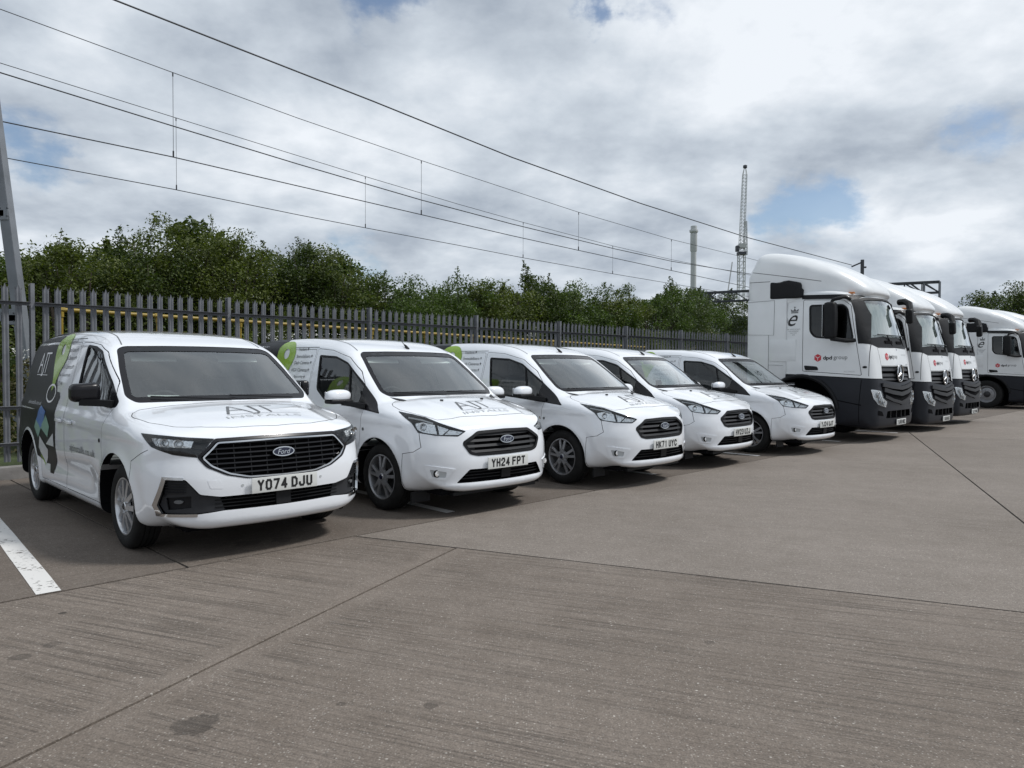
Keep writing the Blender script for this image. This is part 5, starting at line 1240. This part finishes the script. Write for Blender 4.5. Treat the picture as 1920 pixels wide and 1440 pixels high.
# ---------------------------------------------------------------- trees and undergrowth
def leafmat(name, c0, c1, tr=.25):
    m, t, b, nd, ln = nodemat(name); g = nd('ShaderNodeNewGeometry'); mx = nd('ShaderNodeMix', data_type='RGBA'); mx.inputs['A'].default_value = (*c0, 1); mx.inputs['B'].default_value = (*c1, 1); ln(g.outputs['Random Per Island'], mx.inputs['Factor'])
    ln(mx.outputs['Result'], b.inputs['Base Color']); b.inputs['Roughness'].default_value = .55; b.inputs['Specular IOR Level'].default_value = .3
    ts = nd('ShaderNodeBsdfTranslucent'); sc = nd('ShaderNodeVectorMath', operation='MULTIPLY'); ln(mx.outputs['Result'], sc.inputs[0]); sc.inputs[1].default_value = (1.5, 1.7, .6); ln(sc.outputs[0], ts.inputs[0])
    ms = nd('ShaderNodeMixShader'); ms.inputs[0].default_value = tr; o = t.nodes['Material Output']; ln(b.outputs[0], ms.inputs[1]); ln(ts.outputs[0], ms.inputs[2]); ln(ms.outputs[0], o.inputs[0])
leafmat('leaf_olive', (.038, .055, .013), (.116, .140, .031)); leafmat('leaf_green', (.029, .053, .013), (.088, .130, .028)); leafmat('leaf_dark', (.025, .042, .012), (.072, .098, .025)); leafmat('leaf_brown', (.06, .055, .025), (.13, .12, .055), .2)
mat('bark', (.07, .055, .042), .9, var=.4, vscale=12, bump=.5); mat('flower', (.62, .62, .58), .8)
def quads_mesh(name, P, m):
    """P: (n,4,3) leaf quads"""
    n = len(P); me = bpy.data.meshes.new(name); me.vertices.add(n*4); me.vertices.foreach_set('co', P.reshape(-1)); me.loops.add(n*4); me.loops.foreach_set('vertex_index', np.arange(n*4)); me.polygons.add(n)
    me.polygons.foreach_set('loop_start', np.arange(n)*4); me.polygons.foreach_set('loop_total', np.full(n, 4)); me.materials.append(MAT[m]); me.update(calc_edges=True); return me
def leaves(cen, size, g, up=.35):
    n = len(cen); nrm = g.normal(size=(n, 3)); nrm[:, 2] = np.abs(nrm[:, 2]) + up; nrm /= np.linalg.norm(nrm, axis=1)[:, None]
    a = g.normal(size=(n, 3)); a -= (a*nrm).sum(1)[:, None]*nrm; a /= np.linalg.norm(a, axis=1)[:, None]; b = np.cross(nrm, a); s = (size*g.uniform(.65, 1.35, n))[:, None]
    return np.stack([cen - a*s*.5, cen + b*s*.27 - nrm*s*.06, cen + a*s*.55, cen - b*s*.27 - nrm*s*.06], 1)
def crown_points(g, rx, ry, z0, z1, nleaf, clump):
    H = z1 - z0; nc = max(40, int(nleaf/230)); cs = []
    while len(cs) < nc:
        q = g.uniform(-1, 1, 3); r = np.hypot(q[0], q[1])
        w = 1 - max(0, q[2])**3.2*.60 - max(0, -q[2]-.3)*.12                     # egg-shaped, full to the ground
        if r > w: continue
        if r < w*.4 and abs(q[2]) < .5 and g.random() < .5: continue       # mostly a shell
        cs.append((q[0]*rx, q[1]*ry, z0 + (q[2]+1)/2*H*.93))
    cs = np.array(cs); rad = g.uniform(.6, 1.25, nc)*clump; k = g.integers(0, nc, nleaf)
    d = g.normal(size=(nleaf, 3)); d /= np.linalg.norm(d, axis=1)[:, None]; d *= (g.random(nleaf)**.45)[:, None]
    return cs[k] + d*rad[k][:, None]*np.array([1, 1, .8]), cs
def make_tree(name, base, rx, ry, z0, z1, nleaf, leaf, m, seed, lab, group, clump=.42, shoots=14, stems=3):
    g = np.random.default_rng(seed); root = empty(name, base, g.uniform(0, 6.28)); P, cs = crown_points(g, rx, ry, z0, z1, int(nleaf*.9), clump); P = [P]
    tw = MB(); H = z1 - z0
    for k in range(stems):
        a = 2*math.pi*k/stems + g.uniform(-.4, .4); tip = Vector((rx*.35*math.cos(a), ry*.35*math.sin(a), z0+H*.8)); b0 = Vector((.12*math.cos(a), .12*math.sin(a), -.1)); mid = (b0+tip)/2 + Vector(g.normal(size=3)*.1)
        tw.tube([b0, mid*.6+b0*.4, mid, tip], [.075, .06, .045, .012], 6)
    for c in cs[::3]:
        f0 = Vector((c[0]*.35, c[1]*.35, z0 + (c[2]-z0)*.62)); tw.tube([f0, (f0+Vector(c))/2 + Vector((0, 0, .06)), Vector(c)], [.022, .014, .006], 4, False)
    top = cs[cs[:, 2] > z0 + H*.62]
    if len(top):
        for k in range(shoots):
            c = top[g.integers(0, len(top))]; ln = g.uniform(.2, .5)*min(1., H/4); dr = Vector((g.normal()*.22, g.normal()*.22, 1)).normalized(); s0 = Vector(c) + Vector((0, 0, clump*.3)); s1 = s0 + dr*ln
            tw.tube([s0, s1], [.010, .004], 4, False); n = 46; t = g.random(n)**.9
            P.append(np.array(s0)[None] + np.array(dr)[None]*(t*ln)[:, None] + g.normal(size=(n, 3))*(.085*(1.15-t))[:, None])
    tw.build('trunk', 'bark', root, True)
    P = np.concatenate(P); P = P[P[:, 2] > .02]; o = link(bpy.data.objects.new('crown', quads_mesh('crown', leaves(P, leaf, g), m)), root)
    return tag(root, lab, 'shrub' if 'bush' in name else 'tree', group)
def at_plane(u, D): p = plane_pt(u, 690, D); return (p.x, p.y, 0.)
G1 = 'trees in a row behind the palisade fence'
TREES = [(-95,470,18.2,1.5,'leaf_olive'),(-10,452,18.2,1.4,'leaf_green'),(55,445,18.4,1.3,'leaf_olive'),(125,425,16.6,1.2,'leaf_olive'),(195,445,17.8,1.25,'leaf_dark'),(265,405,17.0,1.15,'leaf_dark'),(345,372,17.4,1.35,'leaf_olive'),(425,412,16.6,1.3,'leaf_olive'),(505,418,17.6,1.4,'leaf_dark'),
         (565,438,17.2,1.3,'leaf_dark'),(622,440,16.9,1.2,'leaf_olive'),(675,490,17.2,1.3,'leaf_dark'),(740,508,16.4,1.5,'leaf_green'),(810,518,17.2,1.5,'leaf_green'),(868,500,17.6,1.5,'leaf_green'),(935,508,16.8,1.6,'leaf_olive'),(1005,494,17.2,1.7,'leaf_dark'),
         (1060,514,16.6,1.6,'leaf_green'),(1112,512,17.4,1.8,'leaf_green'),(1165,534,16.8,1.8,'leaf_olive'),(1215,516,17.6,2.0,'leaf_green'),(1262,518,18.2,2.0,'leaf_dark')]
ORD = ['first','second','third','fourth','fifth','sixth','seventh','eighth','ninth','tenth','eleventh','twelfth','thirteenth','fourteenth','fifteenth','sixteenth','seventeenth','eighteenth','nineteenth','twentieth','twenty-first','twenty-second']
for i, (u, v, D_, r, m) in enumerate(TREES):
    p = plane_pt(u, v + 4, D_)
    make_tree('hedgerow_tree', (p.x, p.y, 0), r*.95, r*1.1, .15, p.z - .08, 42000 if i < 14 else 32000, .064 if i < 14 else .082, m, 100+i, '%s green tree from the left in the row behind the fence' % ORD[i] if v != 372 else 'tallest tree of the row behind the fence, above the nearest van', G1, .40, 12)
for i, u in enumerate(range(-60, 1300, 68)):  # hidden rear row, added to block light coming through the front trees
    vt = float(np.interp(u, [t[0] for t in TREES], [t[1] for t in TREES])); p = plane_pt(u, vt + 34, 19.6)
    make_tree('hedgerow_tree', (p.x, p.y, 0), 1.7, 1.3, .1, max(p.z, 3.2), 9000, .15, ('leaf_dark', 'leaf_green', 'leaf_olive')[i % 3], 700+i, '%s tree from the left in the rear row added to block light' % ORD[i], 'trees added behind the front row to block light', .5, 4, 2)
BU = [(-40,15.6,2.1),(40,15.6,2.2),(110,13.4,1.5),(185,13.6,1.8),(262,13.2,2.0),(330,13.8,1.9),(400,13.4,2.0),(475,13.6,2.1),(545,13.3,1.7),(620,13.7,2.0),(690,13.4,2.1),(765,13.6,2.2),(840,13.8,2.2),(915,13.4,2.1),(990,13.7,2.2),(1065,13.9,2.3),(1140,13.8,2.3),(1215,14,2.3),(1280,14.2,2.2),(1330,14.6,2.0),(1370,15,1.9)]
for i, (u, D_, h) in enumerate(BU):
    make_tree('bramble_bush', at_plane(u, D_), 1.05, 1.0, .0, h, 9000, .06, ['leaf_olive', 'leaf_green', 'leaf_brown', 'leaf_olive'][i % 4], 300+i, '%s low bush from the left showing between the fence pales' % (ORD[i]), 'low bushes behind the fence', .30, 6, 2)
g0 = np.random.default_rng(5)
for k, (u, v) in enumerate(((70,672),(36,660),(505,628),(525,634),(560,630),(575,625),(600,632),(640,634),(690,640),(1000,628))):
    p = plane_pt(u, v, 12.4); n = 60; P = np.array(p) + g0.normal(size=(n, 3))*np.array([.10, .10, .05]); me = quads_mesh('flower_head', leaves(P, .035, g0, .8), 'flower')
    r_ = empty('wild_flower', (p.x, p.y, 0)); mb = MB(); mb.tube([(0,0,0), (.03,.02,p.z*.5), (0,0,p.z)], [.008,.006,.003], 4, False); mb.build('stalk', 'leaf_olive', r_); o = link(bpy.data.objects.new('flower_head', me), r_); o.location = (-p.x, -p.y, 0)
    tag(r_, 'white wild flower head on a stalk seen through the fence pales', 'flower', 'white wild flowers behind the fence')
p = at_depth(1338, 690, 80); make_tree('far_tree', (p.x, p.y, 0), 4.6, 4.6, .3, 10.4, 45000, .20, 'leaf_dark', 501, 'big dark tree beyond the lattice gantry left of the lorries', None, 1.1, 14)
p = at_depth(1282, 690, 62); make_tree('far_tree', (p.x, p.y, 0), 3.8, 3.8, .3, 8.2, 36000, .16, 'leaf_green', 502, 'green tree at the end of the row, below the tall chimney', None, 1.0, 14)
p = at_depth(1318, 690, 58); make_tree('far_bush', (p.x, p.y, 0), 2.6, 2.6, .1, 4.2, 9000, .16, 'leaf_brown', 503, 'brownish bush at the foot of the lattice gantry', None, .7, 5)
p = at_depth(1905, 690, 48); make_tree('far_tree', (p.x, p.y, 0), 3.6, 3.6, .3, 7.5, 60000, .15, 'leaf_dark', 504, 'dark leafy tree rising behind the fourth lorry at the right edge', None, .75, 22)
p = at_depth(1985, 690, 52); make_tree('far_tree', (p.x, p.y, 0), 3.6, 3.6, .3, 7.8, 30000, .15, 'leaf_dark', 505, 'dark tree at the far right, mostly outside the picture', None, .8, 12)

# ---------------------------------------------------------------- railway: masts, gantry, overhead wires
mat('mast_steel', (.20, .215, .235), .55, metal=.4, var=.2, vscale=3); mat('steel_dark', (.055, .06, .07), .6, metal=.3, var=.2); mat('wire', (.035, .037, .042), .5, metal=.5)
b0 = at_depth(67, 846, 12.3); b0.z = 0; mast = empty('lattice_mast', tuple(b0)); tag(mast, 'grey steel lattice mast leaning up behind the left end of the fence', 'mast')
def leg(name, a, b, w):
    mb = MB(); mb.bar(a, b, w, .02, up=(0, 1, .1)); d = (Vector(b)-Vector(a)).normalized(); sd_ = Vector((1, 0, 0)) - d*d.x; sd_.normalize()
    mb.bar(Vector(a)+sd_*w*.48+Vector((0,.07,0)), Vector(b)+sd_*w*.48+Vector((0,.07,0)), .016, .15, up=(0, 1, .1)); mb.bar(Vector(a)-sd_*w*.48+Vector((0,.07,0)), Vector(b)-sd_*w*.48+Vector((0,.07,0)), .016, .15, up=(0, 1, .1)); return mb.build(name, 'mast_steel', mast)
tx = lambda z: -.120*z
leg('leg', (0, 0, -.1), (tx(11), 0, 11), .155); leg('leg', (-3.2, 0, -.1), (-3.2-tx(11), 0, 11), .155)
for z in (2.21, 3.96, 5.9, 7.8, 9.7):
    mb = MB(); x0, x1 = tx(z)+.0, -3.2-tx(z); mb.bar((x0, .02, z), (x1, .02, z), .10, .10); mb.build('cross_member', 'mast_steel', mast)
    mb = MB(); mb.box((x0-.10, -.02, z+.02), (.34, .02, .26)); mb.build('gusset', 'mast_steel', mast)
    for sx in (.1, -.02, -.14, -.22):
        for sz in (-.05, .08): mb = MB(); mb.lathe([(0, -.036), (.014, -.036), (.014, -.01)], 6, c=(x0+sx-.04, 0, z+sz)); mb.build('bolt', 'steel_dark', mast)
    z2 = z - 2.0; mb = MB(); mb.bar((tx(z2), .04, z2+.1), (-3.2-tx(z), .04, z-.1), .07, .06); mb.build('brace', 'mast_steel', mast)
def truss(mb, a0, a1, b0, b1, n, w):
    for i in range(n+1):
        t = i/n; p, q = a0.lerp(a1, t), b0.lerp(b1, t); mb.bar(p, q, w)
        if i < n: mb.bar(p, b0.lerp(b1, (i+1)/n), w)
GL = at_depth(1300, 550, 69); GRp = at_depth(1762, 529, 59); zg = (GL.z+GRp.z)/2; GL.z = GRp.z = zg
gan = empty('lattice_gantry', (GL.x, GL.y, 0)); tag(gan, 'dark steel lattice gantry spanning the railway behind the lorries', 'gantry'); go = Vector((GL.x, GL.y, 0)); dG = (GRp-GL).normalized(); sG = Vector((-dG.y, dG.x, 0))*.35
for sgn in (-1, 1):
    mb = MB(); mb.bar(GL-go+sG*sgn, GRp-go+sG*sgn, .16); mb.build('chord', 'steel_dark', gan); lo = Vector((0, 0, -.85)); mb = MB(); mb.bar(GL-go+sG*sgn+lo, GRp-go+sG*sgn+lo, .12); mb.build('chord', 'steel_dark', gan)
    mb = MB(); truss(mb, GL-go+sG*sgn, GRp-go+sG*sgn, GL-go+sG*sgn+lo, GRp-go+sG*sgn+lo, 16, .06); tag(mb.build('lattice', 'steel_dark', gan), kind='stuff')
    for e_ in (GL, GRp):
        inn = dG*(1 if e_ is GL else -1)*1.1
        for dd in (Vector((0, 0, 0)), inn): mb = MB(); q = e_-go+sG*sgn+dd; mb.bar((q.x, q.y, 0), q, .13); mb.build('column', 'mast_steel', gan)
        mb = MB(); q = e_-go+sG*sgn; truss(mb, Vector((q.x, q.y, .5)), q, Vector((q.x, q.y, .5))+inn, q+inn, 9, .05); tag(mb.build('lattice', 'mast_steel', gan), kind='stuff')
        mb = MB(); mb.bar(e_-go+sG*sgn+Vector((0,0,-1.9)), e_-go+sG*sgn+inn*1.9, .09); mb.build('brace', 'steel_dark', gan)
M2 = at_depth(1617, 487, 47); mk = empty('feeder_post', (M2.x, M2.y, 0)); tag(mk, 'dark post with a raking arm showing above the first lorry roof', 'post')
mb = MB(); mb.bar((0, 0, 0), (0, 0, M2.z), .16); mb.build('upright', 'steel_dark', mk)
arm = at_depth(1597, 500, 47) - Vector((M2.x, M2.y, 0)); mb = MB(); mb.bar((0, 0, M2.z-.15), arm, .09); mb.build('arm', 'steel_dark', mk); ins = at_depth(1624, 501, 47) - Vector((M2.x, M2.y, 0)); mb = MB(); mb.tube([(0, 0, ins.z), ins], .06, 8); mb.build('insulator', 'steel_dark', mk)
def wire(pts, D_, r, lab, name='overhead_wire', ext=(14, 0)):
    P = [plane_pt(u, v, D_) for u, v in pts]
    if ext[0]: P = [P[0] + (P[0]-P[1]).normalized()*ext[0] + Vector((0, 0, .25))] + P
    if ext[1]: P = P + [P[-1] + (P[-1]-P[-2]).normalized()*ext[1]]
    mb = MB(); mb.tube(P, r, 6); return tag(mb.build(name, 'wire', None, True), lab, 'wire', 'overhead railway wires')
wire([(215,0),(480,104),(700,190),(960,295),(1200,381),(1400,445),(1597,497)], 17.0, .021, 'thick top wire crossing the whole sky', ext=(20, 0))
wA = wire([(0,17),(324,136),(560,222),(790,301),(960,357),(1085,398),(1259,449),(1402,484)], 20.0, .011, 'second wire from the top, with droppers hanging from it', ext=(16, 40))
wB = wire([(0,227),(318,293),(560,349),(788,402),(960,442),(1083,469),(1258,507),(1402,538)], 20.0, .015, 'contact wire held by the long droppers, fifth wire down', ext=(16, 40))
wC = wire([(0,118),(330,221),(520,280),(685,331),(860,383),(981,417),(1149,461),(1260,487),(1402,515)], 25.0, .012, 'thin third wire from the top at the left edge', ext=(16, 60))
wire([(0,136),(320,235),(560,308),(790,375),(960,420),(1150,466),(1260,490),(1402,513)], 22.5, .019, 'thick fourth wire from the top at the left edge', ext=(16, 60))
wF = wire([(10,296),(326,355),(560,403),(684,427),(860,460),(979,483),(1147,513),(1260,532)], 25.0, .014, 'lowest wire passing just above the tree tops', ext=(16, 80))
def dropper(parent, a, b, D_):
    mb = MB(); P, Q = plane_pt(*a, D_), plane_pt(*b, D_); Q.x, Q.y = P.x, P.y; mb.tube([P, Q], .0065, 5); mb.tube([Q+Vector((0,0,.16)), Q], .022, 6); mb.tube([P, P-Vector((0,0,.10))], .018, 6); mb.build('dropper', 'wire', parent)
for a, b in (((324,136),(318,293)), ((790,301),(786,402)), ((1085,398),(1083,469)), ((1259,449),(1257,507))): dropper(wA, a, b, 20.0)
for a, b in (((330,221),(326,355)), ((685,331),(683,427)), ((981,417),(979,483)), ((1149,461),(1147,513))): dropper(wC, a, b, 25.0)

# ---------------------------------------------------------------- skyline: chimney, tower cranes, hut
mat('chimney_skin', (.44, .46, .46), .6, var=.12, vscale=.2); mat('crane_steel', (.46, .48, .47), .6, var=.2, vscale=.3); mat('hut_clad', (.075, .085, .105), .6, var=.2)
p = at_depth(1298.5, 690, 300); ch = empty('chimney', (p.x, p.y, 0)); tag(ch, 'tall pale grey industrial chimney with a flared cap', 'chimney'); zt = at_depth(1300, 424, 300).z
mb = MB(); mb.lathe([(1.3, 0), (1.12, zt-11), (1.12, zt-10.6)], 28, axis='z'); mb.build('shaft', 'chimney_skin', ch, True)
mb = MB(); mb.lathe([(1.12, zt-10.6), (1.38, zt-10), (1.38, zt-3.2), (1.15, zt-3.0)], 28, axis='z'); mb.build('collar', 'chimney_skin', ch, True)
mb = MB(); mb.lathe([(1.15, zt-3.0), (1.75, zt-2.4), (1.75, zt-1.6), (1.25, zt-1.4), (1.25, zt), (1.0, zt), (1.0, zt-2)], 28, axis='z'); mb.build('cap', 'chimney_skin', ch, True)
def crane(u, y, vtop, vcab, w, name, lab, lean=(0, 0)):
    p = at_depth(u, 690, y); c = empty(name, (p.x, p.y, 0)); tag(c, lab, 'crane'); zc = at_depth(u, vcab, y).z; zt = at_depth(u, vtop, y).z
    h = w/2
    for sx in (-1, 1):
        for sy in (-1, 1): mb = MB(); mb.bar((sx*h, sy*h, 0), (sx*h, sy*h, zc), w*.13); mb.build('mast_post', 'crane_steel', c)
    mb = MB(); n = int(zc/(w*1.1))
    for s_ in (-1, 1):
        truss(mb, Vector((-h, s_*h, 0)), Vector((-h, s_*h, zc)), Vector((h, s_*h, 0)), Vector((h, s_*h, zc)), n, w*.06); truss(mb, Vector((s_*h, -h, 0)), Vector((s_*h, -h, zc)), Vector((s_*h, h, 0)), Vector((s_*h, h, zc)), n, w*.06)
    tag(mb.build('lattice', 'crane_steel', c), kind='stuff')
    mb = MB(); mb.box((0, 0, zc+.5), (w*1.3, w*1.3, 1.0)); mb.build('slew_ring', 'steel_dark', c); rounded_box('cab', (-w*.85, -w*.4, zc+2.0), (w*.5, w*.9, 2.0), .2, 'steel_dark', c); mb = MB(); mb.box((w*.1, 0, zc+3.0), (w*1.15, w*1.2, 1.4)); mb.build('machinery', 'crane_steel', c)
    zj = zc+1.5; j = w*.40; T_ = Vector((lean[0], lean[1], zt)); mb = MB()
    for sx in (-1, 1):
        m2 = MB(); m2.bar((sx*j, -j, zj), T_*.9+Vector((sx*j*.8, -j*.6, zj*.1)), w*.09); m2.bar(T_*.9+Vector((sx*j*.8, -j*.6, zj*.1)), T_+Vector((sx*.15, 0, 0)), w*.08); m2.build('jib_chord', 'crane_steel', c)
        m2 = MB(); m2.bar((sx*j, j, zj), T_*.9+Vector((sx*j*.8, j*.6, zj*.1)), w*.09); m2.bar(T_*.9+Vector((sx*j*.8, j*.6, zj*.1)), T_+Vector((sx*.15, 0, 0)), w*.08); m2.build('jib_chord', 'crane_steel', c)
    for s_ in (-1, 1): truss(mb, Vector((-j, s_*j, zj)), T_*.9+Vector((-j*.8, s_*j*.6, zj*.1)), Vector((j, s_*j, zj)), T_*.9+Vector((j*.8, s_*j*.6, zj*.1)), 22, w*.05)
    tag(mb.build('lattice', 'crane_steel', c), kind='stuff')
    zz_ = zc + (zt-zc)*.38; mb = MB(); [mb.bar((w*.75+sx*.4, sy*.5, zc), (w*.62+sx*.35, sy*.4, zz_), .16) for sx in (-1, 1) for sy in (-1, 1)]; truss(mb, Vector((w*.75-.4, -.5, zc)), Vector((w*.62-.35, -.4, zz_)), Vector((w*.75+.4, -.5, zc)), Vector((w*.62+.35, -.4, zz_)), 9, .12); tag(mb.build('a_frame', 'crane_steel', c), kind='stuff')
    mb = MB(); mb.lathe([(0, zt+.6), (.7, zt+.3), (.7, zt-.5), (0, zt-.8)], 10, axis='z', c=(lean[0], lean[1], 0)); mb.build('jib_head', 'steel_dark', c); return c
crane(1388, 250, 312, 478, 2.0, 'tower_crane', 'tall lattice tower crane with its jib raised upright, left of the first lorry', (.9, 0))
p = at_depth(1345, 690, 420); jc = empty('mobile_crane', (p.x, p.y, 0)); tag(jc, 'thin slanting crane jib just above the trees beside the tower crane', 'crane'); j0 = at_depth(1345, 640, 420) - Vector((p.x, p.y, 0)); j1 = at_depth(1373, 491, 420) - Vector((p.x, p.y, 0)); a_ = Vector((j0.x, j0.y, 3))
mb = MB(); mb.bar(a_, j1, .5); mb.build('jib', 'crane_steel', jc); mb = MB(); mb.box((0, 0, 2), (9, 3, 2.4)); mb.build('carrier', 'steel_dark', jc); rounded_box('cab', (3.4, 0, 3.8), (2.2, 2.6, 1.8), .2, 'crane_steel', jc)
p = at_depth(1398, 690, 96); hut = empty('railway_hut', (p.x, p.y, 3.5), R(-40)); tag(hut, 'dark blue-grey hut behind the gantry at the lorry cab edge', 'hut')
mb = MB(); mb.box((0, 0, 1.6), (4.5, 6, 3.8)); mb.build('wall', 'hut_clad', hut); mb = MB(); mb.add([(-2.5,-3.2,3.5),(2.5,-3.2,3.5),(0,-3.2,4.7),(-2.5,3.2,3.5),(2.5,3.2,3.5),(0,3.2,4.7)], [(0,1,2),(5,4,3),(0,2,5,3),(1,4,5,2),(0,3,4,1)]); mb.build('roof', 'hut_clad', hut); mb = MB(); mb.box((-.6, -3.03, 1.0), (.9, .06, 2)); mb.build('door', 'steel_dark', hut)
